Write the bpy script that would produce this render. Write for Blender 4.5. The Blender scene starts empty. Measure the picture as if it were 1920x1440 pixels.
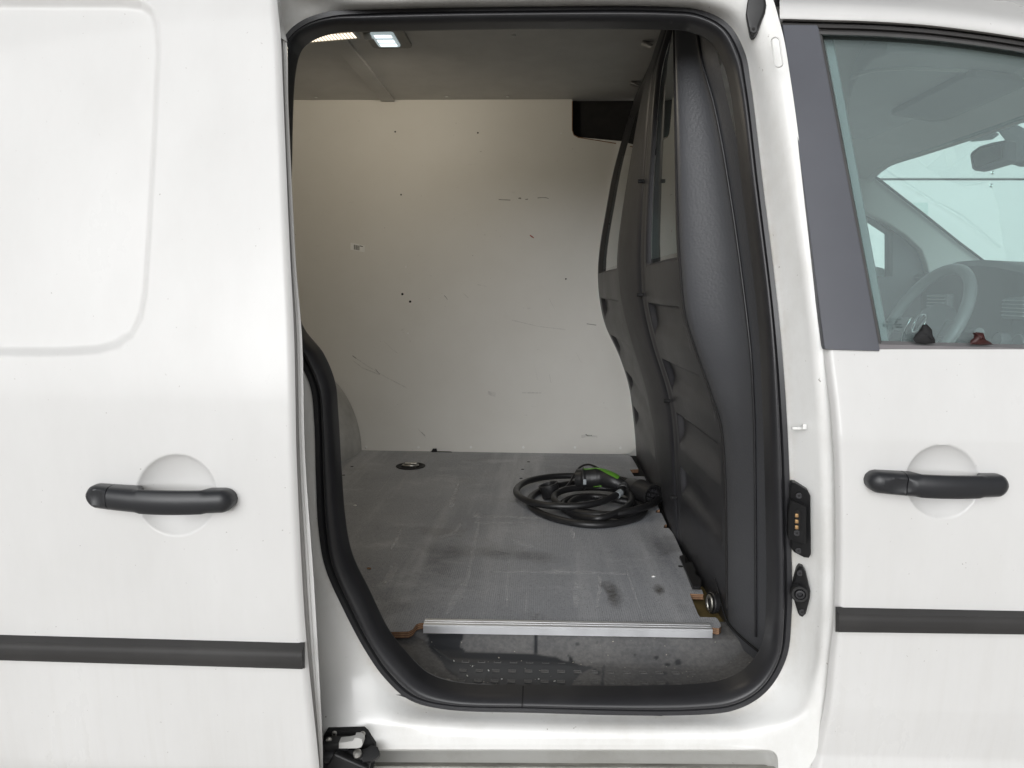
import bpy, bmesh, math, random
from mathutils import Vector, Matrix, noise

random.seed(7)
R = math.radians
scene = bpy.context.scene
COL = scene.collection

# ------------------------------------------------------------------ camera
W, H, F = 1920.0, 1440.0, 1331.0
CAM = Vector((0.0, 0.0, 1.21))
PITCH, YAW, ROLL = 7.7, 2.3, 0.35
ROT = (Matrix.Rotation(R(YAW), 3, 'Z') @ Matrix.Rotation(R(90 - PITCH), 3, 'X') @ Matrix.Rotation(R(ROLL), 3, 'Z'))
cam_d = bpy.data.cameras.new('camera')
cam_d.sensor_width = 36.0
cam_d.lens = 36.0 * F / W
cam_d.clip_start = 0.02
cam_d.clip_end = 500
cam = bpy.data.objects.new('camera', cam_d)
COL.objects.link(cam)
cam.matrix_world = Matrix.Translation(CAM) @ ROT.to_4x4()
scene.camera = cam
scene.render.resolution_x, scene.render.resolution_y = 1024, 768

# ------------------------------------------------------------------ sky and sun (bright overcast)
SUN_EL, SUN_AZ = 14.0, 194.0        # sun behind the photographer, slightly to the left
world = bpy.data.worlds.new('World')
scene.world = world
world.use_nodes = True
wn = world.node_tree.nodes
wl = world.node_tree.links
wn.clear()
wo = wn.new('ShaderNodeOutputWorld')
wb = wn.new('ShaderNodeBackground')
sky = wn.new('ShaderNodeTexSky')
sky.sky_type = 'NISHITA'
sky.sun_disc = False
sky.sun_elevation = R(SUN_EL)
sky.sun_rotation = R(SUN_AZ)
sky.air_density = 1.0
sky.dust_density = 4.0
sky.ozone_density = 1.0
hs = wn.new('ShaderNodeHueSaturation')      # cloud cover takes the blue out of the sky
hs.inputs['Saturation'].default_value = 0.0
wl.new(sky.outputs[0], hs.inputs['Color'])
tn = wn.new('ShaderNodeMix'); tn.data_type = 'RGBA'; tn.blend_type = 'MULTIPLY'
tn.inputs[0].default_value = 1.0
tn.inputs[7].default_value = (0.99, 1.0, 1.012, 1.0)   # slightly cool cloud light
wl.new(hs.outputs[0], tn.inputs[6])
wl.new(tn.outputs[2], wb.inputs['Color'])
wb.inputs['Strength'].default_value = 0.072
wl.new(wb.outputs[0], wo.inputs['Surface'])

sun_d = bpy.data.lights.new('sun', 'SUN')
sun_d.energy = 1.9
sun_d.angle = R(70)
sun_d.color = (1.0, 0.998, 0.992)
sun = bpy.data.objects.new('sun', sun_d)
COL.objects.link(sun)
# direction towards the sun: azimuth measured clockwise from +Y
sdir = Vector((math.sin(R(SUN_AZ)) * math.cos(R(SUN_EL)), math.cos(R(SUN_AZ)) * math.cos(R(SUN_EL)), math.sin(R(SUN_EL))))
sun.rotation_euler = sdir.to_track_quat('Z', 'Y').to_euler()
sun.location = sdir * 20

vs = scene.view_settings
vs.view_transform = 'Standard'
vs.look = 'None'
vs.exposure = 0.22
vs.gamma = 1.0
vs.use_curve_mapping = False
scene.render.engine = 'CYCLES'
cy = scene.cycles
cy.use_denoising = True
cy.max_bounces = 14
cy.diffuse_bounces = 8
cy.glossy_bounces = 6
cy.transparent_max_bounces = 16
cy.sample_clamp_indirect = 8
cy.caustics_reflective = False
cy.caustics_refractive = False

# ------------------------------------------------------------------ geometry helpers
def ray(px, py):
    return ROT @ Vector(((px - W / 2) / F, -(py - H / 2) / F, -1.0))

def P(px, py, Y):
    d = ray(px, py)
    return CAM + d * ((Y - CAM.y) / d.y)

def PZ(px, py, Z):
    d = ray(px, py)
    return CAM + d * ((Z - CAM.z) / d.z)

def PX(px, py, X):
    d = ray(px, py)
    return CAM + d * ((X - CAM.x) / d.x)

def PS(px, py, g):
    """where the sight line meets the surface Y = g(z)"""
    Y = 1.0
    d = ray(px, py)
    for _ in range(14):
        Y = g(CAM.z + d.z / d.y * Y)
    return CAM + d * (Y / d.y)

def lerp(a, b, t):
    return a + (b - a) * t

def sstep(a, b, x):
    t = max(0.0, min(1.0, (x - a) / (b - a)))
    return t * t * (3 - 2 * t)

def interp(tab, x):
    """piecewise linear table [(x, y)...] with ascending x"""
    if x <= tab[0][0]:
        return tab[0][1]
    for (x0, y0), (x1, y1) in zip(tab, tab[1:]):
        if x <= x1:
            return y0 + (y1 - y0) * (x - x0) / (x1 - x0)
    return tab[-1][1]

def cubic_tab(tab, x):
    """smooth monotone-ish interpolation (Catmull-Rom on a table)"""
    n = len(tab)
    if x <= tab[0][0]:
        return tab[0][1]
    if x >= tab[-1][0]:
        return tab[-1][1]
    for i in range(n - 1):
        x0, y0 = tab[i]
        x1, y1 = tab[i + 1]
        if x <= x1:
            h = x1 - x0
            def slope(k):
                if k <= 0:
                    return (tab[1][1] - tab[0][1]) / (tab[1][0] - tab[0][0])
                if k >= n - 1:
                    return (tab[-1][1] - tab[-2][1]) / (tab[-1][0] - tab[-2][0])
                return (tab[k + 1][1] - tab[k - 1][1]) / (tab[k + 1][0] - tab[k - 1][0])
            m0, m1 = slope(i) * h, slope(i + 1) * h
            t = (x - x0) / h
            return ((2*t**3 - 3*t**2 + 1) * y0 + (t**3 - 2*t**2 + t) * m0 + (-2*t**3 + 3*t**2) * y1 + (t**3 - t**2) * m1)
    return tab[-1][1]

def crom(p0, p1, p2, p3, t):
    """centripetal Catmull-Rom"""
    def nxt(ta, a, b):
        return ta + max((b - a).length, 1e-6) ** 0.5
    t0 = 0.0
    t1 = nxt(t0, p0, p1); t2 = nxt(t1, p1, p2); t3 = nxt(t2, p2, p3)
    tt = lerp(t1, t2, t)
    A1 = p0 * ((t1 - tt) / (t1 - t0)) + p1 * ((tt - t0) / (t1 - t0))
    A2 = p1 * ((t2 - tt) / (t2 - t1)) + p2 * ((tt - t1) / (t2 - t1))
    A3 = p2 * ((t3 - tt) / (t3 - t2)) + p3 * ((tt - t2) / (t3 - t2))
    B1 = A1 * ((t2 - tt) / (t2 - t0)) + A2 * ((tt - t0) / (t2 - t0))
    B2 = A2 * ((t3 - tt) / (t3 - t1)) + A3 * ((tt - t1) / (t3 - t1))
    return B1 * ((t2 - tt) / (t2 - t1)) + B2 * ((tt - t1) / (t2 - t1))

def spline(pts, n, closed=False):
    pts = [Vector(p) for p in pts]
    out = []
    m = len(pts)
    rng = m if closed else m - 1
    for i in range(rng):
        if closed:
            q = [pts[(i + k - 1) % m] for k in range(4)]
        else:
            a, b = pts[i], pts[i + 1]
            q = [pts[i - 1] if i > 0 else a * 2 - b, a, b, pts[i + 2] if i + 2 < m else b * 2 - a]
        for k in range(n):
            out.append(crom(*q, k / n))
    if not closed:
        out.append(pts[-1].copy())
    return out

def link(name, me, m, parent=None, smooth=True, sharp=40, mats=None):
    o = bpy.data.objects.new(name, me)
    COL.objects.link(o)
    for mm in (mats or [m]):
        me.materials.append(mm)
    if smooth:
        me.polygons.foreach_set('use_smooth', [True] * len(me.polygons))
        me.set_sharp_from_angle(angle=R(sharp))
    if parent is not None:
        o.parent = parent
    return o

def mesh(name, verts, faces, m, parent=None, smooth=True, sharp=40, mats=None, recalc=True, bevel=0):
    me = bpy.data.meshes.new(name)
    me.from_pydata([tuple(v) for v in verts], [], faces)
    bm = bmesh.new(); bm.from_mesh(me)
    if bevel:
        bmesh.ops.bevel(bm, geom=[e for e in bm.edges if len(e.link_faces) == 2 and e.calc_face_angle(0) > R(30)], offset=bevel, segments=3, profile=0.6, affect='EDGES', clamp_overlap=True)
    if recalc:
        bmesh.ops.recalc_face_normals(bm, faces=bm.faces)
    bm.to_mesh(me); bm.free()
    me.update()
    return link(name, me, m, parent, smooth, sharp, mats)

def grid_faces(nu, nv, closed_u=False, closed_v=False):
    f = []
    for i in range(nu if closed_u else nu - 1):
        for j in range(nv if closed_v else nv - 1):
            a = i * nv + j
            b = ((i + 1) % nu) * nv + j
            c = ((i + 1) % nu) * nv + (j + 1) % nv
            d = i * nv + (j + 1) % nv
            f.append((a, b, c, d))
    return f

def grid(name, rows, m, parent=None, closed_u=False, closed_v=False, **kw):
    nv = len(rows[0])
    v = [p for r in rows for p in r]
    return mesh(name, v, grid_faces(len(rows), nv, closed_u, closed_v), m, parent, **kw)

def box_bm(bm, c, s, rot=None, bevel=0):
    mtx = Matrix.Translation(Vector(c)) @ (rot.to_4x4() if rot else Matrix()) @ Matrix.Diagonal((s[0], s[1], s[2], 1))
    r = bmesh.ops.create_cube(bm, size=1.0, matrix=mtx)
    if bevel:
        es = list({e for v in r['verts'] for e in v.link_edges})
        bmesh.ops.bevel(bm, geom=es, offset=bevel, segments=3, profile=0.6, affect='EDGES', clamp_overlap=True)

def box(name, c, s, m, parent=None, rot=None, bevel=0.0):
    bm = bmesh.new()
    box_bm(bm, c, s, rot, bevel)
    me = bpy.data.meshes.new(name)
    bm.to_mesh(me); bm.free()
    return link(name, me, m, parent)

def cyl_bm(bm, a, b, r0, r1=None, n=28):
    a, b = Vector(a), Vector(b)
    d = b - a
    q = d.to_track_quat('Z', 'Y').to_matrix().to_4x4()
    bmesh.ops.create_cone(bm, cap_ends=True, segments=n, radius1=r0, radius2=r0 if r1 is None else r1, depth=d.length, matrix=Matrix.Translation((a + b) / 2) @ q)

def cyl(name, a, b, r0, m, parent=None, r1=None, n=28, bevel=0):
    bm = bmesh.new()
    cyl_bm(bm, a, b, r0, r1, n)
    if bevel:
        es = [e for e in bm.edges if e.calc_face_angle(0) > R(50)]
        bmesh.ops.bevel(bm, geom=es, offset=bevel, segments=2, profile=0.6, affect='EDGES', clamp_overlap=True)
    me = bpy.data.meshes.new(name)
    bm.to_mesh(me); bm.free()
    return link(name, me, m, parent)

def prism(name, outline, depth, m, parent=None, bevel=0.0, sharp=35, mats=None, side_mat=0):
    """outline: world points of the front face; depth: extrusion vector"""
    depth = Vector(depth)
    n = len(outline)
    bm = bmesh.new()
    a = [bm.verts.new(Vector(p)) for p in outline]
    b = [bm.verts.new(Vector(p) + depth) for p in outline]
    f0 = bm.faces.new(a)
    f1 = bm.faces.new(b[::-1])
    for i in range(n):
        f = bm.faces.new((a[i], b[i], b[(i + 1) % n], a[(i + 1) % n]))
        f.material_index = side_mat
    bmesh.ops.recalc_face_normals(bm, faces=bm.faces)
    if bevel:
        es = [e for e in bm.edges if f0 in e.link_faces]
        bmesh.ops.bevel(bm, geom=es, offset=bevel, segments=3, profile=0.6, affect='EDGES', clamp_overlap=True)
    bmesh.ops.triangulate(bm, faces=[f for f in bm.faces if len(f.verts) > 4])
    me = bpy.data.meshes.new(name)
    bm.to_mesh(me); bm.free()
    return link(name, me, m, parent, True, sharp, mats)

def tube_rows(pts, r, n=12, closed=False):
    pts = [Vector(p) for p in pts]
    m = len(pts)
    rows = []
    t = (pts[1] - pts[0]).normalized()
    nrm = t.orthogonal().normalized()
    for i in range(m):
        if closed:
            t2 = (pts[(i + 1) % m] - pts[i - 1]).normalized()
        else:
            t2 = (pts[min(i + 1, m - 1)] - pts[max(i - 1, 0)]).normalized()
        nrm = (nrm - t2 * nrm.dot(t2)).normalized()
        bn = t2.cross(nrm)
        rr = r(i / (m - 1)) if callable(r) else r
        rows.append([pts[i] + (nrm * math.cos(a) + bn * math.sin(a)) * rr for a in [2 * math.pi * k / n for k in range(n)]])
    return rows

def tube(name, pts, r, m, parent=None, n=12, closed=False):
    rows = tube_rows(pts, r, n, closed)
    v = [p for q in rows for p in q]
    f = grid_faces(len(rows), n, closed, True)
    if not closed:
        f.append(tuple(range(n)))
        f.append(tuple((len(rows) - 1) * n + k for k in range(n)))
    return mesh(name, v, f, m, parent, sharp=60)

def lathe_rows(a, axis, prof, n=32):
    a = Vector(a); axis = Vector(axis).normalized()
    u = axis.orthogonal().normalized(); w = axis.cross(u)
    return [[a + axis * s + (u * math.cos(2 * math.pi * k / n) + w * math.sin(2 * math.pi * k / n)) * r for k in range(n)] for s, r in prof]

def lathe(name, a, axis, prof, m, parent=None, n=32, sharp=40):
    rows = lathe_rows(a, axis, prof, n)
    v = [p for q in rows for p in q]
    return mesh(name, v, grid_faces(len(rows), n, False, True), m, parent, sharp=sharp)

def empty(name, loc, label, cat):
    o = bpy.data.objects.new(name, None)
    COL.objects.link(o)
    o.empty_display_size = 0.1
    o['label'] = label
    o['category'] = cat
    return o

def in_poly(x, y, poly):
    c = False
    j = len(poly) - 1
    for i in range(len(poly)):
        xi, yi = poly[i]; xj, yj = poly[j]
        if (yi > y) != (yj > y) and x < (xj - xi) * (y - yi) / (yj - yi) + xi:
            c = not c
        j = i
    return c

def poly_dist(x, y, poly):
    d = 1e9
    j = len(poly) - 1
    for i in range(len(poly)):
        ax, ay = poly[j]; bx, by = poly[i]
        dx, dy = bx - ax, by - ay
        L = dx * dx + dy * dy
        t = 0 if L == 0 else max(0, min(1, ((x - ax) * dx + (y - ay) * dy) / L))
        d = min(d, math.hypot(x - ax - t * dx, y - ay - t * dy))
        j = i
    return d if in_poly(x, y, poly) else -d

# ------------------------------------------------------------------ materials
def srgb(r, g, b):
    def c(v):
        v /= 255.0
        return v / 12.92 if v <= 0.04045 else ((v + 0.055) / 1.055) ** 2.4
    return (c(r), c(g), c(b), 1.0)

class N:
    """tiny node builder"""
    def __init__(self, name):
        self.m = bpy.data.materials.new(name)
        self.m.use_nodes = True
        self.t = self.m.node_tree
        self.b = self.t.nodes['Principled BSDF']
        self.tc = self.t.nodes.new('ShaderNodeTexCoord')
        self.co = self.tc.outputs['Object']
    def n(self, kind, **kw):
        x = self.t.nodes.new(kind)
        for k, v in kw.items():
            setattr(x, k, v)
        return x
    def l(self, a, b):
        self.t.links.new(a, b)
    def mapping(self, scale=(1, 1, 1), rot=(0, 0, 0), loc=(0, 0, 0)):
        mp = self.n('ShaderNodeMapping')
        mp.inputs['Scale'].default_value = scale
        mp.inputs['Rotation'].default_value = rot
        mp.inputs['Location'].default_value = loc
        self.l(self.co, mp.inputs['Vector'])
        return mp.outputs[0]
    def noise(self, scale, detail=4, rough=0.55, vec=None, dist=0.0):
        x = self.n('ShaderNodeTexNoise')
        x.inputs['Scale'].default_value = scale
        x.inputs['Detail'].default_value = detail
        x.inputs['Roughness'].default_value = rough
        x.inputs['Distortion'].default_value = dist
        self.l(vec if vec is not None else self.co, x.inputs['Vector'])
        return x.outputs['Fac']
    def ramp(self, fac, stops):
        x = self.n('ShaderNodeValToRGB')
        e = x.color_ramp.elements
        while len(e) > 1:
            e.remove(e[0])
        e[0].position, e[0].color = stops[0][0], stops[0][1]
        for p, c in stops[1:]:
            k = e.new(p); k.color = c
        self.l(fac, x.inputs['Fac'])
        return x.outputs['Color']
    def fmap(self, fac, a, b, c, d):
        x = self.n('ShaderNodeMapRange')
        x.inputs['From Min'].default_value = a; x.inputs['From Max'].default_value = b
        x.inputs['To Min'].default_value = c; x.inputs['To Max'].default_value = d
        self.l(fac, x.inputs['Value'])
        return x.outputs[0]
    def math(self, op, a, b):
        x = self.n('ShaderNodeMath', operation=op)
        for i, v in enumerate((a, b)):
            if isinstance(v, (int, float)):
                x.inputs[i].default_value = v
            else:
                self.l(v, x.inputs[i])
        return x.outputs[0]
    def mix(self, fac, a, b, mode='MIX'):
        x = self.n('ShaderNodeMix', data_type='RGBA', blend_type=mode)
        for sock, v in ((x.inputs[0], fac), (x.inputs[6], a), (x.inputs[7], b)):
            if isinstance(v, (int, float)):
                sock.default_value = v
            elif isinstance(v, tuple):
                sock.default_value = v
            else:
                self.l(v, sock)
        return x.outputs[2]
    def bump(self, h, strength=0.2, dist=0.001):
        x = self.n('ShaderNodeBump')
        x.inputs['Strength'].default_value = strength
        x.inputs['Distance'].default_value = dist
        self.l(h, x.inputs['Height'])
        self.l(x.outputs[0], self.b.inputs['Normal'])
    def set(self, **kw):
        for k, v in kw.items():
            s = self.b.inputs[k.replace('_', ' ')]
            if hasattr(v, 'links') or hasattr(v, 'is_linked'):
                self.l(v, s)
            else:
                s.default_value = v
        return self

def simple(name, col, rough=0.5, metal=0.0, var=0.0, bump=0.0, bscale=400, coat=0.0, spec=0.5):
    k = N(name)
    k.set(Roughness=rough, Metallic=metal, Coat_Weight=coat)
    k.b.inputs['Specular IOR Level'].default_value = spec
    if var:
        f = k.noise(9, 6, 0.6)
        hi = tuple(min(1, c * (1 + var)) for c in col[:3]) + (1,)
        lo = tuple(c * (1 - var) for c in col[:3]) + (1,)
        k.set(Base_Color=k.ramp(f, [(0.3, lo), (0.7, hi)]))
        k.set(Roughness=k.fmap(k.noise(23, 4), 0.3, 0.7, rough * 0.85, min(1, rough * 1.15)))
    else:
        k.set(Base_Color=col)
    if bump:
        k.bump(k.noise(bscale, 3), bump, 0.0006)
    return k.m

def paint_material():
    k = N('white_paint')
    dirt_or_veil = k.noise(5, 8, 0.65, k.mapping((1, 1, 0.45)))
    base = k.ramp(dirt_or_veil, [(0.30, (0.668, 0.663, 0.652, 1)), (0.62, (0.718, 0.714, 0.705, 1))])
    # road film, heavier low on the body, with vertical run-off streaks
    run = k.noise(30, 5, 0.6, k.mapping((3.0, 1, 0.12)))
    sep = k.n('ShaderNodeSeparateXYZ'); k.l(k.co, sep.inputs[0])
    low = k.fmap(sep.outputs['Z'], 0.42, 0.95, 0.14, 0.0)
    f = k.math('MULTIPLY', k.fmap(run, 0.46, 0.75, 0.0, 1.0), low)
    base = k.mix(f, base, (0.50, 0.47, 0.42, 1))
    specks = k.noise(260, 1, 0.3)
    sp = k.fmap(specks, 0.80, 0.84, 0.0, 0.55)
    base = k.mix(sp, base, (0.25, 0.22, 0.2, 1))
    k.set(Base_Color=base, Coat_Weight=0.32, Coat_Roughness=0.05)
    k.b.inputs['Specular IOR Level'].default_value = 0.2
    k.set(Roughness=k.fmap(dirt_or_veil, 0.3, 0.7, 0.36, 0.24))
    k.bump(k.noise(6, 2), 0.05, 0.002)
    return k.m

def jamb_material():
    k = N('white_paint_door_jamb')
    dirt_or_veil = k.noise(7, 8, 0.7, k.mapping((1, 1, 0.6)))
    base = k.ramp(dirt_or_veil, [(0.25, (0.70, 0.69, 0.66, 1)), (0.55, (0.84, 0.84, 0.825, 1))])
    scr = k.noise(60, 4, 0.7, k.mapping((1.0, 1, 6.0), (0.2, 0.5, 0)))
    base = k.mix(k.fmap(scr, 0.70, 0.78, 0, 0.6), base, (0.33, 0.31, 0.29, 1))
    speck = k.noise(150, 2, 0.4)
    base = k.mix(k.fmap(speck, 0.76, 0.80, 0, 0.7), base, (0.22, 0.19, 0.16, 1))
    ga = k.n('ShaderNodeAttribute', attribute_name='grime')
    gn = k.fmap(k.noise(22, 6, 0.7), 0.35, 0.7, 0.0, 0.75)
    base = k.mix(k.math('MULTIPLY', ga.outputs['Fac'], gn), base, (0.40, 0.33, 0.22, 1))
    k.set(Base_Color=base, Coat_Weight=0.5, Coat_Roughness=0.1, Roughness=k.fmap(dirt_or_veil, 0.3, 0.7, 0.45, 0.28))
    return k.m

def lining_material():
    k = N('white_plywood_lining')
    f = k.noise(3, 6, 0.6)
    base = k.ramp(f, [(0.3, (0.76, 0.745, 0.70, 1)), (0.7, (0.81, 0.80, 0.76, 1))])
    sc = k.noise(26, 6, 0.75, k.mapping((0.5, 1, 1.6), (0, 0.7, 0)))
    base = k.mix(k.fmap(sc, 0.66, 0.80, 0, 0.45), base, (0.30, 0.29, 0.27, 1))
    sp = k.noise(120, 1, 0.3)
    base = k.mix(k.fmap(sp, 0.82, 0.86, 0, 0.5), base, (0.2, 0.18, 0.16, 1))
    k.set(Base_Color=base, Roughness=0.5)
    k.bump(k.noise(180, 3), 0.08, 0.0006)
    return k.m

def floor_material():
    k = N('grey_antislip_floor')
    big = k.noise(2.2, 6, 0.6)
    base = k.ramp(big, [(0.3, (0.26, 0.272, 0.30, 1)), (0.7, (0.35, 0.364, 0.395, 1))])
    # worn, dusty swathes dragged into the van
    st = k.noise(9, 6, 0.62, k.mapping((1.0, 0.07, 1), (0, 0, -0.10)))
    base = k.mix(k.fmap(st, 0.52, 0.78, 0, 0.75), base, (0.62, 0.63, 0.65, 1))
    st2 = k.noise(5, 8, 0.72, k.mapping((0.8, 1.3, 1), (0, 0, 0.5)))
    base = k.mix(k.fmap(st2, 0.54, 0.72, 0, 0.6), base, (0.62, 0.63, 0.65, 1))
    ln = k.noise(60, 3, 0.5, k.mapping((1.0, 0.03, 1), (0, 0, -0.05)))
    base = k.mix(k.fmap(ln, 0.68, 0.76, 0, 0.45), base, (0.46, 0.46, 0.46, 1))
    # damp and oil patches
    wet = k.noise(4.0, 6, 0.62, k.mapping((1, 1.2, 1), (0, 0, 0.3), (3.1, 1.7, 0)))
    base = k.mix(k.fmap(wet, 0.57, 0.64, 0, 0.4), base, (0.13, 0.13, 0.134, 1))
    oil = k.noise(11, 5, 0.7, k.mapping((1, 1, 1), (0, 0, 1.1), (0.7, 5.2, 0)))
    base = k.mix(k.fmap(oil, 0.68, 0.76, 0, 0.5), base, (0.055, 0.048, 0.036, 1))
    # fine ribs of the phenolic face, broken into speckle
    rib = k.noise(420, 2, 0.5, k.mapping((1, 0.25, 1)))
    g = k.noise(430, 2, 0.6, k.mapping((1, 0.7, 1)))
    base = k.mix(k.fmap(rib, 0.50, 0.72, 0, 0.30), base, (0.55, 0.55, 0.56, 1))
    wv = k.n('ShaderNodeTexWave', wave_type='BANDS', bands_direction='X')
    wv.inputs['Scale'].default_value = 72
    wv.inputs['Distortion'].default_value = 1.2
    wv.inputs['Detail'].default_value = 2
    wv.inputs['Detail Scale'].default_value = 3
    k.l(k.co, wv.inputs['Vector'])
    pm = k.fmap(k.noise(3.0, 3, 0.5, k.mapping((1, 1.4, 1), (0, 0, 0), (8.0, 2.0, 0))), 0.42, 0.60, 0.0, 0.42)
    base = k.mix(k.math('MULTIPLY', k.fmap(wv.outputs['Fac'], 0.45, 0.95, 0, 1), pm), base, (0.62, 0.63, 0.65, 1))
    base = k.mix(k.fmap(g, 0.32, 0.46, 0.5, 0), base, (0.09, 0.09, 0.093, 1))
    k.set(Base_Color=base, Roughness=k.fmap(wet, 0.56, 0.66, 0.60, 0.40))
    k.bump(g, 0.4, 0.0008)
    return k.m

def ply_edge_material():
    k = N('plywood_edge')
    sep = k.n('ShaderNodeSeparateXYZ'); k.l(k.co, sep.inputs[0])
    w = k.math('FRACT', k.math('MULTIPLY', sep.outputs['Z'], 260), 0)
    g = k.noise(120, 4, 0.6, k.mapping((1, 1, 0.2)))
    base = k.mix(k.fmap(w, 0.35, 0.6, 0, 1), (0.42, 0.25, 0.14, 1), (0.20, 0.10, 0.055, 1))
    base = k.mix(k.fmap(g, 0.4, 0.75, 0, 0.6), base, (0.10, 0.06, 0.04, 1))
    k.set(Base_Color=base, Roughness=0.75)
    return k.m

def plastic(name, col, rough=0.5, grain=0.25, gscale=600, dust=0.3, dustcol=(0.16, 0.155, 0.15, 1)):
    k = N(name)
    d = k.noise(6, 8, 0.7)
    s = k.noise(90, 5, 0.75, k.mapping((1, 1, 0.25), (0.3, 0, 0)))
    base = k.mix(k.fmap(d, 0.48, 0.80, 0, dust), col, dustcol)
    base = k.mix(k.fmap(s, 0.68, 0.78, 0, dust * 0.9), base, dustcol)
    k.set(Base_Color=base, Roughness=k.fmap(d, 0.3, 0.7, rough * 0.9, min(1, rough * 1.15)))
    if grain:
        v = k.n('ShaderNodeTexVoronoi', feature='SMOOTH_F1')
        v.inputs['Scale'].default_value = gscale
        k.l(k.co, v.inputs['Vector'])
        k.bump(v.outputs['Distance'], grain, 0.0006)
    return k.m

def step_material():
    k = N('dusty_black_step')
    at = k.n('ShaderNodeAttribute', attribute_name='wet')
    d = k.noise(8, 8, 0.7)
    d2 = k.noise(140, 3, 0.6)
    dust = k.mix(k.fmap(d, 0.3, 0.7, 0, 1), (0.135, 0.136, 0.140, 1), (0.235, 0.230, 0.222, 1))
    dust = k.mix(k.fmap(d2, 0.35, 0.7, 0.45, 0), dust, (0.07, 0.07, 0.072, 1))
    base = k.mix(at.outputs['Fac'], dust, (0.034, 0.036, 0.040, 1))
    sp = k.noise(180, 1, 0.3)
    base = k.mix(k.fmap(sp, 0.765, 0.79, 0, 0.9), base, (0.45, 0.42, 0.36, 1))
    k.set(Base_Color=base, Roughness=k.fmap(at.outputs['Fac'], 0, 1, 0.72, 0.42))
    k.bump(k.noise(500, 2), 0.3, 0.0006)
    return k.m

def glass_material(name, tint, refl=1.0, dirt_or_veil=0.03):
    m = bpy.data.materials.new(name)
    m.use_nodes = True
    t = m.node_tree
    t.nodes.clear()
    out = t.nodes.new('ShaderNodeOutputMaterial')
    tr = t.nodes.new('ShaderNodeBsdfTransparent'); tr.inputs[0].default_value = tint
    gl = t.nodes.new('ShaderNodeBsdfGlossy'); gl.inputs['Roughness'].default_value = 0.01
    gl.inputs['Color'].default_value = (refl, refl, refl, 1)
    fr = t.nodes.new('ShaderNodeFresnel')
    # a thin pane reflects alike from both sides
    ge_ = t.nodes.new('ShaderNodeNewGeometry')
    io = t.nodes.new('ShaderNodeMapRange')
    io.inputs['To Min'].default_value = 1.8; io.inputs['To Max'].default_value = 1 / 1.8
    t.links.new(ge_.outputs['Backfacing'], io.inputs[0])
    t.links.new(io.outputs[0], fr.inputs['IOR'])
    mx = t.nodes.new('ShaderNodeMixShader')
    t.links.new(fr.outputs[0], mx.inputs[0])
    t.links.new(tr.outputs[0], mx.inputs[1])
    t.links.new(gl.outputs[0], mx.inputs[2])
    df = t.nodes.new('ShaderNodeBsdfDiffuse'); df.inputs[0].default_value = (0.58, 0.70, 0.71, 1)  # pale diffuse veil standing in for sky reflected off the pane
    tc = t.nodes.new('ShaderNodeTexCoord')
    nz = t.nodes.new('ShaderNodeTexNoise'); nz.inputs['Scale'].default_value = 5; nz.inputs['Detail'].default_value = 2
    t.links.new(tc.outputs['Object'], nz.inputs['Vector'])
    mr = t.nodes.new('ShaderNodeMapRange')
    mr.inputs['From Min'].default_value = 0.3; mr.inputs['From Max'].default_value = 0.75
    mr.inputs['To Min'].default_value = dirt_or_veil * 0.9; mr.inputs['To Max'].default_value = dirt_or_veil * 1.1
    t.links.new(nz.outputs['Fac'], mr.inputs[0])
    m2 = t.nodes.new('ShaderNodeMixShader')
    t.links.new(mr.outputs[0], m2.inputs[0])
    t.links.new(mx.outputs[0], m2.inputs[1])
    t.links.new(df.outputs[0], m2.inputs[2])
    t.links.new(m2.outputs[0], out.inputs['Surface'])
    return m

def emit(name, col, strength):
    k = N(name)
    k.set(Base_Color=(0.8, 0.8, 0.8, 1), Emission_Color=col, Emission_Strength=strength, Roughness=0.4)
    return k.m

M = {}
M['paint'] = paint_material()
M['jamb'] = jamb_material()
M['lining'] = lining_material()
M['floor'] = floor_material()
M['ply'] = ply_edge_material()
M['rubber'] = plastic('black_rubber_seal', (0.028, 0.028, 0.031, 1), 0.36, 0.06, 900, 0.22, (0.085, 0.085, 0.085, 1))
M['strip'] = plastic('black_rub_strip', (0.034, 0.033, 0.033, 1), 0.42, 0.05, 900, 0.35, (0.07, 0.068, 0.066, 1))
M['handle'] = plastic('black_handle_plastic', (0.024, 0.025, 0.028, 1), 0.36, 0.05, 1100, 0.25, (0.05, 0.05, 0.052, 1))
M['bulk'] = plastic('black_bulkhead_plastic', (0.031, 0.031, 0.035, 1), 0.42, 0.30, 420, 0.30, (0.11, 0.108, 0.105, 1))
M['column'] = plastic('grained_column_trim', (0.078, 0.080, 0.087, 1), 0.40, 0.55, 230, 0.15, (0.16, 0.16, 0.16, 1))
M['bulk_smooth'] = plastic('dark_post_steel', (0.022, 0.022, 0.026, 1), 0.48, 0.04, 700, 0.15, (0.09, 0.09, 0.09, 1))
M['trim'] = simple('satin_pillar_trim', (0.095, 0.099, 0.115, 1), 0.42, 0.0, 0.06)
M['frame_rubber'] = simple('window_rubber', (0.055, 0.053, 0.053, 1), 0.5, 0, 0.12)
M['sill_rubber'] = simple('window_sill_rubber', (0.19, 0.18, 0.185, 1), 0.5, 0, 0.10)
M['step'] = step_material()
M['alu'] = simple('brushed_aluminium', (0.80, 0.81, 0.83, 1), 0.48, 0.75, 0.08)
M['steel'] = simple('zinc_steel', (0.55, 0.54, 0.51, 1), 0.32, 1.0, 0.10)
M['brass'] = simple('brass_contact', (0.75, 0.48, 0.24, 1), 0.35, 1.0)
M['roof_lining'] = simple('grey_roof_lining', (0.56, 0.55, 0.53, 1), 0.75, 0, 0.06, 0.15, 300)
M['black'] = simple('matt_black', (0.010, 0.010, 0.011, 1), 0.75, 0, 0.2)
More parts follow.
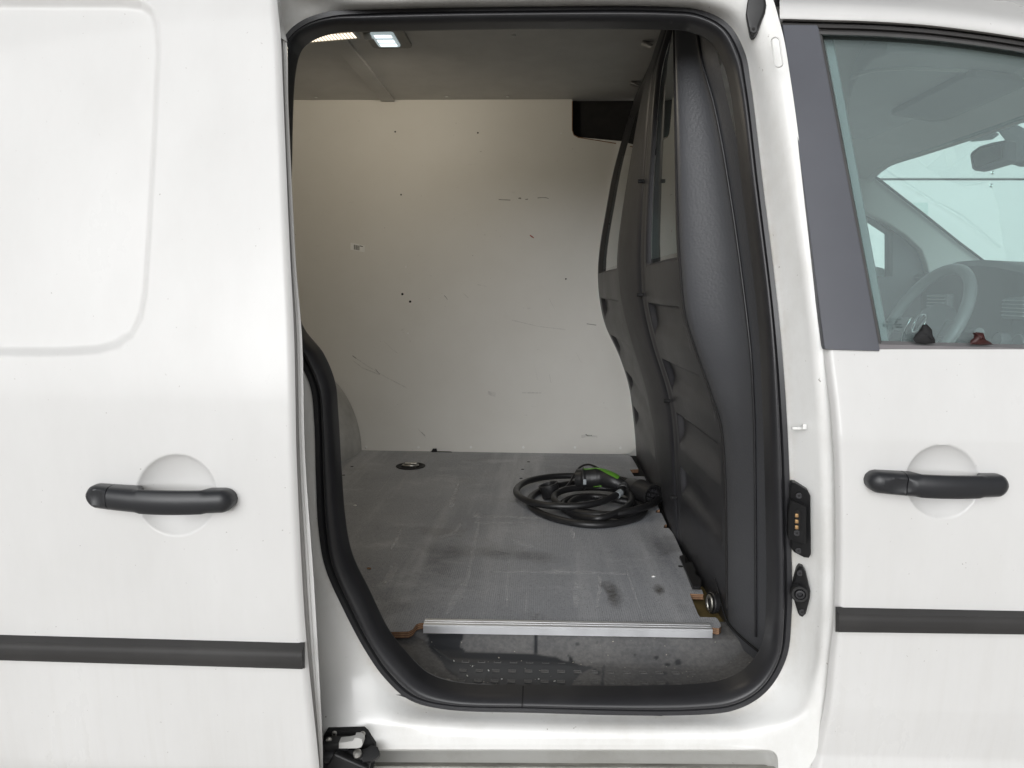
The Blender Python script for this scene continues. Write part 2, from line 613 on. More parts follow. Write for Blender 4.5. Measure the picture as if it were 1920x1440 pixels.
M['void'] = simple('recess_shade_black', (0.018, 0.017, 0.017, 1), 0.95, 0, 0.2)  # plain black in place of the shade inside recesses
M['blackp'] = plastic('black_fitting_plastic', (0.016, 0.016, 0.017, 1), 0.40, 0.08, 800, 0.2, (0.07, 0.07, 0.068, 1))
M['cable'] = plastic('black_cable_rubber', (0.015, 0.015, 0.016, 1), 0.38, 0.0, 900, 0.2, (0.05, 0.05, 0.05, 1))
M['green'] = simple('green_plastic', (0.10, 0.27, 0.03, 1), 0.45)
M['white_plastic'] = simple('light_grey_plastic', (0.62, 0.62, 0.60, 1), 0.45, 0, 0.08)
M['grey_tape'] = simple('grey_cable_marker', (0.32, 0.35, 0.37, 1), 0.5)
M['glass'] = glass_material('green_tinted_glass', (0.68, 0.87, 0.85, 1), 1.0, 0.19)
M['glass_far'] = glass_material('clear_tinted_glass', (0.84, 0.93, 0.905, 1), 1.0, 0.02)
M['pane'] = glass_material('bulkhead_glass', (0.30, 0.36, 0.36, 1), 1.0, 0.01)
M['headliner'] = simple('grey_headliner', (0.68, 0.68, 0.67, 1), 0.9, 0, 0.04)
M['visor'] = simple('grey_sun_visor', (0.50, 0.50, 0.50, 1), 0.85, 0, 0.04)
M['dash'] = simple('dark_grey_dashboard', (0.13, 0.13, 0.135, 1), 0.6, 0, 0.08, 0.2, 500)
M['dash_top'] = simple('grey_dashboard_top', (0.27, 0.27, 0.275, 1), 0.6, 0, 0.08, 0.2, 500)
M['wheel'] = simple('steering_wheel_leather', (0.24, 0.24, 0.245, 1), 0.42, 0, 0.05)
M['pillar'] = simple('pale_pillar_trim', (0.66, 0.66, 0.64, 1), 0.8, 0, 0.04)
M['chrome'] = simple('chrome', (0.8, 0.82, 0.82, 1), 0.12, 1.0)
M['mirror'] = simple('mirror_glass', (0.75, 0.78, 0.78, 1), 0.03, 1.0)
M['red'] = simple('dull_red', (0.045, 0.010, 0.009, 1), 0.5, 0, 0.15)
M['mark'] = simple('etched_mark', (0.10, 0.13, 0.13, 1), 0.8)
M['sticker'] = simple('white_sticker', (0.90, 0.90, 0.88, 1), 0.5)
M['ink'] = simple('black_ink', (0.05, 0.05, 0.045, 1), 0.7)
M['scuff'] = simple('scuff_mark', (0.26, 0.25, 0.225, 1), 0.7)
def worn(name, col, strength, scale):
    k = N(name)
    k.set(Base_Color=col, Roughness=0.75)
    fd_ = k.n('ShaderNodeAttribute', attribute_name='fade')
    e_ = k.math('POWER', fd_.outputs['Fac'], 0.7) if scale < 60 else 1.0
    k.set(Alpha=k.math('MULTIPLY', k.fmap(k.noise(scale, 6, 0.7), 0.30, 0.72, 0.0, strength), e_))
    return k.m
M['faint'] = worn('faint_rub_mark', (0.20, 0.19, 0.17, 1), 0.24, 130)
M['chalk'] = worn('chalky_wear', (0.74, 0.75, 0.77, 1), 0.60, 60)
M['damp'] = worn('damp_patch', (0.12, 0.12, 0.124, 1), 0.42, 20)
M['oily'] = worn('oil_spots', (0.07, 0.06, 0.045, 1), 0.9, 45)
M['redink'] = simple('red_scuff', (0.38, 0.06, 0.05, 1), 0.7)
M['dirtfloor'] = simple('rusty_dirt', (0.20, 0.15, 0.055, 1), 0.85, 0, 0.6, 0.8, 90)
M['wallpanel'] = simple('white_cladding', (0.90, 0.90, 0.90, 1), 0.5, 0, 0.02)
M['led_warm'] = emit('led_warm', (1.0, 0.88, 0.70, 1), 1.5)
M['led_cold'] = emit('led_cold', (0.80, 0.93, 1.0, 1), 1.3)
M['lens'] = emit('lamp_lens', (0.62, 0.78, 0.82, 1), 0.35)

# ground: light concrete paving, only its bounce and reflection reach the picture
k = N('pale_paving')
gf = k.noise(1.2, 8, 0.6)
gb = k.ramp(gf, [(0.3, (0.47, 0.44, 0.395, 1)), (0.7, (0.55, 0.52, 0.475, 1))])
k.set(Base_Color=gb, Roughness=0.9)
M['ground'] = k.m

# ------------------------------------------------------------------ setting
g = 120.0
ground = mesh('ground', [(-g, -g, 0), (g, -g, 0), (g, g, 0), (-g, g, 0)], [(0, 1, 2, 3)], M['ground'], smooth=False)
ground['kind'] = 'structure'

van = empty('delivery_van', (0, 0, 0), 'white panel van seen from its right side with the sliding cargo door open', 'van')

# ------------------------------------------------------------------ body side round the door opening
def tumble(z):
    return 0.20 * max(0.0, z - 1.10) + 0.05 * max(0.0, z - 1.45)

SEAL_OUT = [(700,22),(960,17),(1250,17),(1310,24),(1360,50),(1390,100),(1402,160),(1425,350),(1455,600),(1470,800),(1477,1000),(1478,1150),(1468,1230),(1432,1290),(1380,1322),(1300,1333),(1000,1329),(830,1322),(770,1305),(725,1265),(690,1215),(650,1140),(615,1060),(603,990),(598,890),(595,790),(588,725),(565,672),(525,600),(505,500),(505,300),(515,150),(540,72),(570,45),(620,28)]
SEAL_IN = [(700,52),(960,47),(1250,48),(1292,51),(1338,72),(1362,115),(1375,165),(1398,350),(1428,600),(1438,800),(1443,1000),(1443,1150),(1436,1215),(1405,1262),(1362,1285),(1300,1294),(1000,1295),(850,1288),(798,1270),(755,1228),(725,1190),(688,1115),(655,1045),(642,980),(634,880),(628,780),(622,720),(600,665),(560,610),(540,500),(540,300),(548,130),(560,86),(584,67),(628,54)]
L1 = [(690,4),(960,-2),(1255,-2),(1325,2),(1385,25),(1417,80),(1438,160),(1468,350),(1503,600),(1519,800),(1527,1000),(1528,1150),(1518,1255),(1485,1330),(1415,1362),(1300,1366),(1000,1364),(812,1357),(737,1345),(690,1305),(655,1255),(618,1190),(590,1120),(575,1030),(570,890),(565,790),(555,725),(530,685),(490,620),(470,500),(470,300),(480,130),(505,45),(540,18),(610,6)]
L2 = [(680,-50),(960,-55),(1260,-55),(1365,-52),(1432,-30),(1463,45),(1484,160),(1509,350),(1541,600),(1562,800),(1569,1000),(1566,1150),(1556,1250),(1546,1335),(1460,1392),(1300,1396),(1000,1396),(800,1396),(640,1396),(560,1394),(540,1330),(520,1240),(500,1150),(490,1040),(485,890),(480,790),(470,720),(450,680),(420,600),(410,500),(410,300),(420,100),(450,-10),(520,-40),(600,-48)]
NS = 9
YS, Y1, Y2 = 1.068, 1.030, 1.008
def y2_of(i):
    return 1.020 if 13 < i < 20 else (1.045 if 20 <= i <= 33 else Y2)
def y1_of(i):
    return 1.056 if 20 <= i <= 33 else (1.046 if i in (19, 34) else Y1)
def loop3(ctrl, yf):
    pts = []
    for i, (x, y) in enumerate(ctrl):
        y0 = yf(i) if callable(yf) else yf
        pts.append(PS(x, y, lambda z: y0 + tumble(z)))
    return spline(pts, NS, True)
lp_in2 = loop3([(a[0] * .5 + b[0] * .5, a[1] * .5 + b[1] * .5) for a, b in zip(SEAL_IN, SEAL_OUT)], YS + 0.035)
lp0 = loop3(SEAL_OUT, YS)
lp0b = loop3([(lerp(a[0], b[0], .16), lerp(a[1], b[1], .16)) for a, b in zip(SEAL_OUT, L1)], YS - 0.004)
lp1 = loop3(L1, y1_of)
lp1b = loop3([(lerp(a[0], b[0], .5), lerp(a[1], b[1], .5)) for a, b in zip(L1, L2)], lambda i: lerp(y1_of(i), y2_of(i), .72))
lp2 = loop3(L2, y2_of)
rows = []
nl = len(lp0)
loops = [lp_in2, lp0, lp0b, lp1, lp1b, lp2]
for i in range(nl):
    rows.append(spline([lp[i] for lp in loops], 4))
body = grid('door_aperture', rows, M['jamb'], van, closed_u=True, sharp=60)
gv = []
nvb = len(rows[0])
for i in range(nl):
    for j in range(nvb):
        gv.append(max(0.0, 1.0 - abs(j - 6) / 4.0))
ga = body.data.attributes.new('grime', 'FLOAT', 'POINT')
ga.data.foreach_set('value', gv)
# hidden flank behind the open door
fl = []
for i in range(19 * NS, 33 * NS + 1, 3):
    p = lp2[i % nl]
    fl.append([p, Vector((-1.0, p.y, p.z)), Vector((-1.9, p.y + 0.02, p.z))])
grid('rear_flank', fl, M['paint'], van)

# sill panel with the slot for the lower door rail
top = [lp2[i] for i in range(13 * NS, 18 * NS + 1)]
ztop = top[0].z
xa, xb = P(560, 1400, 1.02).x, None
out = [Vector((p.x, p.y, p.z)) for p in top]
zb = 0.30
out2 = [P(470, 1396, 1.020), Vector((P(470, 1396, 1.02).x, 1.020, zb)), Vector((P(1500, 1560, 1.02).x, 1.020, zb)), P(1506, 1500, 1.014), P(1524, 1440, 1.012), P(1536, 1390, 1.010)]
outline = out + out2
SLOT_Y = 1.020
def slot_px(inset=0):
    pts = [(560, 1405 + inset)]
    pts += [(1440 - inset, 1405.5 + inset)]
    for a in range(0, 91, 15):
        pts.append((1440 + (19 - inset) * math.sin(R(a)), 1425 - (19 - inset) * math.cos(R(a))))
    for a in range(0, 91, 15):
        pts.append((1440 + (19 - inset) * math.cos(R(a)), 1440 + (14 - inset) * math.sin(R(a))))
    pts += [(560, 1452 - inset)]
    return pts
hole = [P(x, y, SLOT_Y) for x, y in slot_px()]
bm = bmesh.new()
def ring(pts):
    vs_ = [bm.verts.new(p) for p in pts]
    return [bm.edges.new((vs_[i], vs_[(i + 1) % len(vs_)])) for i in range(len(vs_))], vs_
e1, _ = ring(outline)
e2, hv = ring(hole)
bmesh.ops.triangle_fill(bm, use_beauty=True, edges=e1 + e2)
# slot walls, rolled inwards
hin1 = [bm.verts.new(P(x, y, SLOT_Y + 0.008)) for x, y in slot_px(3)]
hin2 = [bm.verts.new(P(x, y, SLOT_Y) + Vector((0, 0.11, 0))) for x, y in slot_px(4)]
n_h = len(hv)
for i in range(n_h):
    j = (i + 1) % n_h
    bm.faces.new((hv[i], hv[j], hin1[j], hin1[i]))
    bm.faces.new((hin1[i], hin1[j], hin2[j], hin2[i]))
bm.faces.new(hin2)
bmesh.ops.recalc_face_normals(bm, faces=bm.faces)
me = bpy.data.meshes.new('sill_panel'); bm.to_mesh(me); bm.free()
link('sill_panel', me, M['jamb'], van, True, 30)
# the rail profile inside the slot
rail = []
for x in [420 + 20 * i for i in range(54)]:
    sl = (x - 720) * 0.004
    rail.append([P(x, y + sl, Y) for y, Y in ((1400, 1.105), (1410, 1.100), (1416, 1.085), (1419, 1.070), (1424, 1.062), (1428, 1.056), (1429.5, 1.050), (1433, 1.044), (1434, 1.036), (1437, 1.030), (1440, 1.028), (1446, 1.030))])
k = N('dirty_rail')
rf = k.noise(14, 8, 0.7, k.mapping((0.4, 1, 3)))
k.set(Base_Color=k.ramp(rf, [(0.35, (0.16, 0.15, 0.13, 1)), (0.65, (0.60, 0.59, 0.55, 1))]), Roughness=0.5)
grid('door_rail', rail, k.m, van, sharp=25)

# ------------------------------------------------------------------ rubber door seal
srows = []
si = loop3(SEAL_IN, YS + 0.012)
for i in range(nl):
    o_, i_ = lp0[i], si[i]
    mid = (o_ + i_) / 2
    hv_ = (o_ - i_) / 2
    inward = -hv_.normalized()
    out_n = Vector((0, -1, 0))
    row = []
    # flat outer flange, groove, round bulb, inner lip
    row.append(o_ + Vector((0, 0.010, 0)) - inward * 0.004)
    row.append(o_ + out_n * 0.006 - inward * 0.003)
    row.append(o_ + out_n * 0.009 + inward * 0.005)
    row.append(o_ + out_n * 0.006 + inward * 0.0072)
    hw = hv_.length - 0.004
    for a in range(0, 181, 15):
        row.append(mid + inward * (0.004 - hw * math.cos(R(a)) * 0.92) + out_n * (0.002 + 0.021 * math.sin(R(a))))
    row.append(i_ + inward * 0.001 + Vector((0, 0.012, 0)))
    row.append(i_ + inward * 0.001 + Vector((0, 0.016, 0)))
    row.append(i_ - inward * 0.006 + Vector((0, 0.024, 0)))
    srows.append(row)
seal = grid('door_seal', srows, M['rubber'], van, closed_u=True, sharp=50)
# butt joint of the rubber at the bottom
jx = P(982, 1312, YS)
jr = []
ji = min(range(nl), key=lambda i: (lp0[i] - P(982, 1329, YS)).length)
for d_ in (-0.0012, 0.0012):
    jr.append([p + Vector((d_, -0.0009, 0.0004)) for p in srows[ji][4:18]])
grid('seal_joint', jr, M['black'], seal)
# black inner reveal that carries the seal into the lining
rr = []
for i in range(nl):
    p = si[i]
    c = Vector((0.0, p.y, 1.1))
    d_ = (p - c); d_.y = 0; d_.normalize()
    topf_ = sstep(0.35, 0.8, d_.z)
    rr.append([p + Vector((0, 0.014, 0)) + d_ * (0.001 + 0.02 * topf_), p + Vector((0, 0.03, 0)) + d_ * (0.018 + 0.04 * topf_), p + Vector((0, 0.055, 0)) + d_ * 0.07])
grid('inner_reveal', rr, M['blackp'], van, closed_u=True)

# ------------------------------------------------------------------ doors
SKIN = [(0.20, 1.030), (0.46, 0.992), (0.515, 1.004), (0.572, 0.994), (0.60, 0.990), (0.75, 0.984), (0.90, 0.981), (1.005, 0.981), (1.012, 0.982), (1.07, 0.991), (1.12, 1.002), (1.20, 1.018), (1.40, 1.064), (1.60, 1.122), (1.70, 1.165), (1.80, 1.24)]
def front_skin(z):
    return interp(SKIN, z)
SL = [(0.20, 0.955), (0.40, 0.935), (0.50, 0.922), (0.535, 0.914), (0.70, 0.906), (0.90, 0.902), (1.00, 0.903), (1.12, 0.912), (1.25, 0.930), (1.45, 0.968), (1.60, 1.005), (1.75, 1.06)]
def slide_skin(z):
    return cubic_tab(SL, z)

def bowl(x, y, cx, cy, r):
    """pressed finger recess behind a handle"""
    d = math.hypot(x - cx, y - cy) / r
    if d >= 1.0:
        return 0.0
    return 0.020 * (1 - d * d) ** 0.75

def ygrid(y0, y1, step):
    n = max(1, int(round((y1 - y0) / step)))
    return [lerp(y0, y1, i / n) for i in range(n + 1)]

def refine(a, b, base, spots):
    """coordinates from a to b with extra density inside spots [(lo, hi, step)]"""
    xs = []
    x = a
    while x < b:
        xs.append(x)
        st = base
        for lo, hi, s in spots:
            if lo <= x < hi:
                st = min(st, s)
        x += st
    xs.append(b)
    return xs

# --- sliding door
SE = [(-80, 515), (0, 517), (60, 523), (150, 527), (300, 533), (460, 540), (620, 548), (850, 553), (1050, 562), (1205, 572), (1400, 592), (1480, 600), (1700, 622)]
def slide_edge(y):
    return cubic_tab(SE, y)
PANEL = [(-420, 0), (230, 1), (262, 6), (281, 20), (290, 44), (293, 90), (286, 250), (276, 430), (268, 550), (259, 595), (243, 627), (215, 647), (178, 657), (100, 661), (-420, 662)]
ys = refine(-120, 1700, 7, [(-14, 60, 2.5), (600, 690, 2.5), (840, 1016, 2.5), (1360, 1420, 4)])
us = refine(-420, 560, 9, [(225, 310, 2.5), (250, 415, 2.5), (500, 561, 3)])
rows = []
for y in ys:
    row = []
    e = slide_edge(y)
    for u in us:
        x = u if u < 420 else lerp(420, e, (u - 420) / 140.0)
        p = PS(x, y, slide_skin)
        d = poly_dist(x, y, PANEL) if (y < 720) else -99
        dy = 0.011 * sstep(-10, 11, d)
        dy += bowl(x, y, 331, 928, 76)
        # the skin curls in towards its front edge
        dd = e - x
        if dd < 14:
            dy += 0.006 * (1 - dd / 14.0) ** 2
        # slight dent put in for the bright reflected patch by the front edge
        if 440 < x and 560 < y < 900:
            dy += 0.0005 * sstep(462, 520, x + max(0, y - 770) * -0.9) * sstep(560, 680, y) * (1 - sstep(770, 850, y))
        row.append(p + Vector((0, dy, 0)))
    rows.append(row)
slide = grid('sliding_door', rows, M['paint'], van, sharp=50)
# folded front edge of the sliding door (hem, groove, flange)
FE = [(60, 530), (80, 538), (200, 541), (490, 555), (640, 567), (860, 573), (1100, 590), (1390, 605), (1480, 607), (1700, 625)]
hr = []
for y in ygrid(66, 1700, 8):
    e = slide_edge(y)
    f = max(cubic_tab(FE, y), e + 4)
    base = lambda z: slide_skin(z)
    def at(t, dy):
        x = lerp(e, f, t)
        return PS(x, y, lambda z: slide_skin(z) + dy)
    hr.append([at(0.0, 0.006), at(0.06, 0.015), at(0.16, 0.026), at(0.36, 0.027), at(0.46, 0.021), at(0.60, 0.021), at(0.70, 0.0235), at(0.96, 0.0235), at(1.0, 0.0265), at(0.95, 0.034), at(0.6, 0.060), at(-0.5, 0.062)])
grid('door_hem', hr, M['paint'], slide, sharp=28)
# top corner tab of the hem
prism('hem_corner', [PS(518, -20, lambda z: slide_skin(z) + .012), PS(524, 70, lambda z: slide_skin(z) + .012), PS(536, 76, lambda z: slide_skin(z) + .02), PS(526, 36, lambda z: slide_skin(z) + .03), PS(520, -20, lambda z: slide_skin(z) + .04)], (0, 0.006, 0), M['paint'], slide)
# inner skin
inner = [[PS(x, y, lambda z: slide_skin(z) + 0.058) for x in (-420, 100, 520)] for y in ygrid(-120, 1700, 90)]
grid('inner_skin', inner, M['paint'], slide)

def rub_strip(name, x0, x1, tops, bots, skin, parent, tip=None):
    """half-round rubbing strip; tops/bots: pixel y at x0 and x1"""
    rows = []
    n = 40
    for i in range(n + 1):
        t = i / n
        x = lerp(x0, x1, t)
        yt, yb = lerp(tops[0], tops[1], t), lerp(bots[0], bots[1], t)
        row = []
        thick = 0.013
        for k in range(15):
            s = k / 14
            y = lerp(yt, yb, s)
            p = PS(x, y, skin)
            h = thick * (1 - abs(2 * s - 1) ** 3.2)
            if s > 0.12 and s < 0.88:
                h = max(h, thick * 0.9)
            row.append(p + Vector((0, -h + 0.001, 0)))
        rows.append(row)
    v = [p for r in rows for p in r]
    f = grid_faces(len(rows), 15)
    # end caps
    for i in (0, len(rows) - 1):
        f.append(tuple(i * 15 + k for k in range(15)))
    return mesh(name, v, f, M['strip'], parent, sharp=50)
rub_strip('rub_strip', -420, 571, (1178, 1205), (1225, 1254), slide_skin, slide)

def handle(parent, skin, xl, xr, split, yc_l, yc_r, sag, hh, dish, foot_l, foot_r):
    """pull handle with its fixed lock cover on the left"""
    depth_px = 0
    def center(s):
        x = lerp(xl, xr, s)
        y = lerp(yc_l, yc_r, s) + sag * math.sin(math.pi * s)
        return x, y
    def section(s, cap=1.0):
        x, y = center(s)
        # rounded ends
        half = hh * (1.0 + 0.06 * math.sin(math.pi * s))
        return x, y, half * cap
    def build(name, s0, s1, round0, round1, n):
        rows = []
        for i in range(n + 1):
            s = lerp(s0, s1, i / n)
            x, y, half = section(s)
            wpx = xr - xl
            cap = 1.0
            if round0:
                d = (s - s0) * wpx
                if d < hh:
                    cap = math.sqrt(max(0.0, 1 - (1 - d / hh) ** 2))
            if round1:
                d = (s1 - s) * wpx
                if d < hh:
                    cap = min(cap, math.sqrt(max(0.0, 1 - (1 - d / hh) ** 2)))
            cap = max(cap, 0.04)
            half *= cap
            p0 = PS(x, y, skin)
            scale = p0.y / F
            hz = half * scale
            bow = 0.023 + 0.009 * math.sin(math.pi * min(1, max(0, s))) ** 1.2
            bow *= 0.45 + 0.55 * cap
            back = 0.004 if (x < foot_l or x > foot_r) else -(bow - 0.016)
            if x >= foot_l and x < foot_l + 10:
                back = lerp(0.004, back, (x - foot_l) / 10)
            if x <= foot_r and x > foot_r - 10:
                back = lerp(0.004, back, (foot_r - x) / 10)
            row = []
            nn = 36
            for q in range(nn):
                a = 2 * math.pi * q / nn
                ca, sa = math.cos(a), math.sin(a)
                ex = 0.5
                zz = math.copysign(abs(ca) ** ex, ca) * hz
                yy = math.copysign(abs(sa) ** ex, sa)
                yf = -bow
                Yv = lerp(back, yf, (yy + 1) / 2)
                # front face is gently crowned
                if yy > 0:
                    Yv += 0.005 * (zz / max(hz, 1e-5)) ** 2 * yy
                    dx = (x - dish[0]) / dish[2]
                    dz = (-(zz / scale) + y - dish[1]) / dish[3]
                    rr_ = dx * dx + dz * dz
                    if rr_ < 1:
                        Yv += 0.005 * (1 - rr_) * min(1, yy * 1.5)
                row.append(Vector((p0.x, p0.y + Yv, p0.z + zz)))
            rows.append(row)
        nn = len(rows[0])
        v = [p for r in rows for p in r]
        f = grid_faces(len(rows), nn, False, True)
        f.append(tuple(range(nn)))
        f.append(tuple((len(rows) - 1) * nn + k for k in range(nn)))
        return mesh(name, v, f, M['handle'], parent, sharp=38)
    sp = (split - xl) / (xr - xl)
    e = 0.8 / (xr - xl)
    build('lock_cover', 0.0, sp - e, True, False, 46)
    build('handle_grip', sp + e, 1.0, False, True, 120)

handle(slide, slide_skin, 172, 446, 219.5, 924, 934, 3.5, 22.5, (200, 924, 21, 16), 268, 399)

# --- front door
FED = [(-60, 1455), (45, 1466), (160, 1484), (350, 1509), (600, 1541), (660, 1547), (800, 1563), (950, 1569.5), (1150, 1567), (1250, 1557), (1330, 1548), (1440, 1525), (1560, 1500)]
def front_edge(y):
    return cubic_tab(FED, y)
ys = refine(655, 1560, 7, [(785, 815, 3), (826, 980, 2.5), (1310, 1420, 4)])
us = refine(0, 760, 9, [(0, 30, 4), (130, 275, 2.5)])
rows = []
for y in ys:
    row = []
    e = front_edge(y) + 3.0
    for u in us:
        x = lerp(e, 1690, u / 122.0) if u < 122 else 1690 + (u - 122)
        p = PS(x, y, front_skin)
        dy = bowl(x, y, 1767, 903, 69)
        dd = x - e
        if dd < 10:
            dy += 0.012 * (1 - dd / 10) ** 2
        row.append(p + Vector((0, dy, 0)))
    rows.append(row)
door = grid('front_door', rows, M['paint'], van, sharp=50)
rub_strip('rub_strip', 1567, 2330, (1138, 1153), (1185.5, 1194), front_skin, door)
handle(door, front_skin, 1619, 1880, 1684, 898, 906, 2.5, 20.5, (1671, 903, 29, 15), 1702, 1832)

# window opening: frame, rubber, glass
TOPF = [(1467, 42), (1540, 44), (1640, 47), (1760, 56), (1920, 78), (2100, 112), (2300, 165)]
def topf(x): return cubic_tab(TOPF, x)
# white door frame / cant rail above the glass: turns outwards then up into the roof
rows = []
for x in ygrid(1462, 2330, 16):
    t = topf(max(x, 1467))
    y0 = t - 1
    row = []
    for dyp, off in ((0, 0.022), (-2, 0.004), (-6, -0.004), (-14, -0.008), (-28, -0.006), (-38, 0.004), (-46, 0.02), (-70, 0.07), (-110, 0.16)):
        row.append(PS(x, y0 + dyp, lambda z: front_skin(z) + off * 1.0))
    rows.append(row)
grid('cant_rail', rows, M['paint'], van, sharp=60)
rows = []
for x in ygrid(1467, 2330, 12):
    t = topf(x)
    row = []
    for fr_, off in ((-0.08, 0.020), (0.0, 0.008), (0.08, 0.002), (0.28, 0.000), (0.40, 0.006), (0.55, 0.002), (0.75, 0.003), (0.84, 0.012), (0.86, 0.024), (1.12, 0.026)):
        row.append(PS(x, t + fr_ * 27, lambda z: front_skin(z) + off))
    rows.append(row)
grid('window_seal', rows, M['frame_rubber'], door, sharp=30)
# satin trim on the pillar beside the window
tr_out = [(1467.5, 46), (1532, 46.5), (1535, 52), (1650, 655), (1649, 658.5), (1548, 655.5), (1546, 650)]
prism('pillar_trim', [PS(x, y, lambda z: front_skin(z) - 0.004) for x, y in tr_out], (0, 0.012, 0), M['trim'], door, bevel=0.0015)
# thin rubber run between trim and glass
rows = []
for y in ygrid(46, 652, 12):
    xe = lerp(1534, 1650, (y - 52) / 603.0)
    rows.append([PS(xe + a, y, lambda z: front_skin(z) + b) for a, b in ((-4, 0.006), (0, 0.004), (4, 0.004), (6, 0.014))])
grid('glass_run', rows, M['frame_rubber'], door, sharp=30)
# waist rubber
rows = []
for x in ygrid(1640, 2330, 14):
    yb = lerp(646, 653, (x - 1650) / 270.0)
    rows.append([PS(x, yb + a, lambda z: front_skin(z) + b) for a, b in ((-7, 0.016), (-3, 0.006), (0, 0.0015), (8, 0.000), (14, 0.003), (17, 0.010))])
grid('waist_seal', rows, M['sill_rubber'], door, sharp=35)
# body fill behind window lower edge
GL_OFF = 0.013
def glass_skin(z): return interp([(1.05, 1.003), (1.6, 1.138), (1.8, 1.20)], z) + 0.002
glr = []
for y in ygrid(50, 668, 24):
    xe = lerp(1532, 1650, (y - 46) / 610.0)
    glr.append([PS(lerp(xe, 2330, i / 14), y, glass_skin) for i in range(15)])
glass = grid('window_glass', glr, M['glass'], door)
# darker printed border / second glass edge seen inside the rear edge
ge = []
for y in ygrid(66, 645, 20):
    xe = lerp(1545, 1652, (y - 66) / 579.0)
    ge.append([PS(xe + a, y, lambda z: glass_skin(z) + b) for a, b in ((0, 0.012), (14, 0.014), (16, 0.026))])
grid('glass_guide', ge, M['dash_top'], door)
# etched safety marks
def text(name, body, loc, size, m, parent, rotz=0, tilt=0, extrude=0.0001, align='LEFT'):
    cu = bpy.data.curves.new(name, 'FONT')
    cu.body = body; cu.size = size; cu.extrude = extrude; cu.align_x = align; cu.resolution_u = 3
    to = bpy.data.objects.new(name + '_src', cu)
    COL.objects.link(to)
    bpy.context.view_layer.update()
    me = bpy.data.meshes.new_from_object(to.evaluated_get(bpy.context.evaluated_depsgraph_get()))
    COL.objects.unlink(to); bpy.data.objects.remove(to)
    o = bpy.data.objects.new(name, me)
    COL.objects.link(o)
    me.materials.clear(); me.materials.append(m)
    o.parent = parent
    o.matrix_world = Matrix.Translation(loc) @ Matrix.Rotation(rotz, 4, 'Z') @ Matrix.Rotation(R(90) - tilt, 4, 'X')
    return o
gs = 1.03 / F
tilt_g = -math.atan(0.2455)
def gpt(x, y): return PS(x, y, lambda z: glass_skin(z) - 0.0008)
for nm, bd, x, y, s in (('etched_mark', 'E1', 1656.5, 612.0, 6.5), ('etched_mark', 'DOT 36 AS', 1668, 600.0, 3.4), ('etched_mark', 'AS2  M59', 1667, 604.5, 3.2), ('etched_mark', '43R - 001109', 1667, 609.5, 3.4), ('etched_mark', '000188', 1680, 614.5, 3.2), ('etched_mark', 'CCC', 1665.5, 616, 3.6)):
    text(nm, bd, gpt(x, y), s * gs * 1.2, M['mark'], door, 0, tilt_g)
for cx, cy_, r_ in ((1660.5, 607.5, 5.3), (1669.0, 614.5, 4.6)):
    c = gpt(cx, cy_)
    ax = Vector((1, 0, 0)); up = Vector((0, 0.2455, 1)).normalized()
    tube('etched_ring', [c + (ax * math.cos(a) + up * math.sin(a)) * r_ * gs for a in [2 * math.pi * i / 28 for i in range(28)]], 0.00022, M['mark'], door, 6, True)
# inner door card with its top ledge
card = [[Vector((x, y, z)) for y, z in ((1.030, 1.112), (1.045, 1.122), (1.085, 1.126), (1.105, 1.110), (1.115, 0.90), (1.10, 0.6))] for x in (0.46, 0.7, 1.0, 1.3)]
grid('door_card', card, M['dash_top'], door)

# ------------------------------------------------------------------ fittings on the door pillar
def on_jamb(px, py, lift=0.0):
    """point on the jamb facet between the seal and the door edge"""
    y = py
    xs = cubic_tab([(c[1], c[0]) for c in SEAL_OUT[4:13]], y)
    x2 = cubic_tab([(c[1], c[0]) for c in L1[4:13]], y)
    t = (px - xs) / max(1, (x2 - xs))
    Yv = lerp(YS, Y1, t) + lift
    return PS(px, py, lambda z: Yv + tumble(z))
# contact plate
cp = [(1481, 910), (1486, 905), (1492, 906), (1515, 920), (1520, 930), (1521, 1040), (1517, 1047), (1508, 1046), (1489, 1036), (1483, 1028), (1482, 1000)]
plate = prism('contact_plate', [on_jamb(x, y, -0.014) for x, y in cp], (0.004, 0.02, 0), M['blackp'], van, bevel=0.003)
ph = [(1482, 938), (1512, 951), (1512, 1020), (1505, 1021), (1478, 1010), (1478, 960)]
prism('plate_housing', [on_jamb(x, y, -0.027) for x, y in ph], (0.004, 0.018, 0), M['blackp'], plate, bevel=0.0025)
sl = []
for a in range(0, 360, 20):
    sl.append((1495.5 + 6 * math.cos(R(a)), 976 + (14 if math.sin(R(a)) > 0 else -14) + 5.5 * math.sin(R(a))))
prism('contact_slot', [on_jamb(x, y, -0.0285) for x, y in sl], (0, 0.004, 0), M['void'], plate)
for yy in (966.5, 977.5, 988.5):
    box('contact_pin', on_jamb(1494, yy, -0.0293), (0.0052, 0.003, 0.0055), M['brass'], plate, None, 0.0006)
for (sx, sy, lf) in ((1498, 929, -0.0155), (1497, 1032, -0.0155), (1494, 999, -0.0285)):
    c = on_jamb(sx, sy, lf)
    cyl('screw', c, c + Vector((-0.0004, -0.0016, 0)), 0.0044, M['steel'] if sy == 1 else M['rubber'], plate, None, 20)
    cyl('screw_socket', c + Vector((-0.0004, -0.0015, 0)), c + Vector((-0.0005, -0.0021, 0)), 0.0018, M['void'], plate, None, 6)
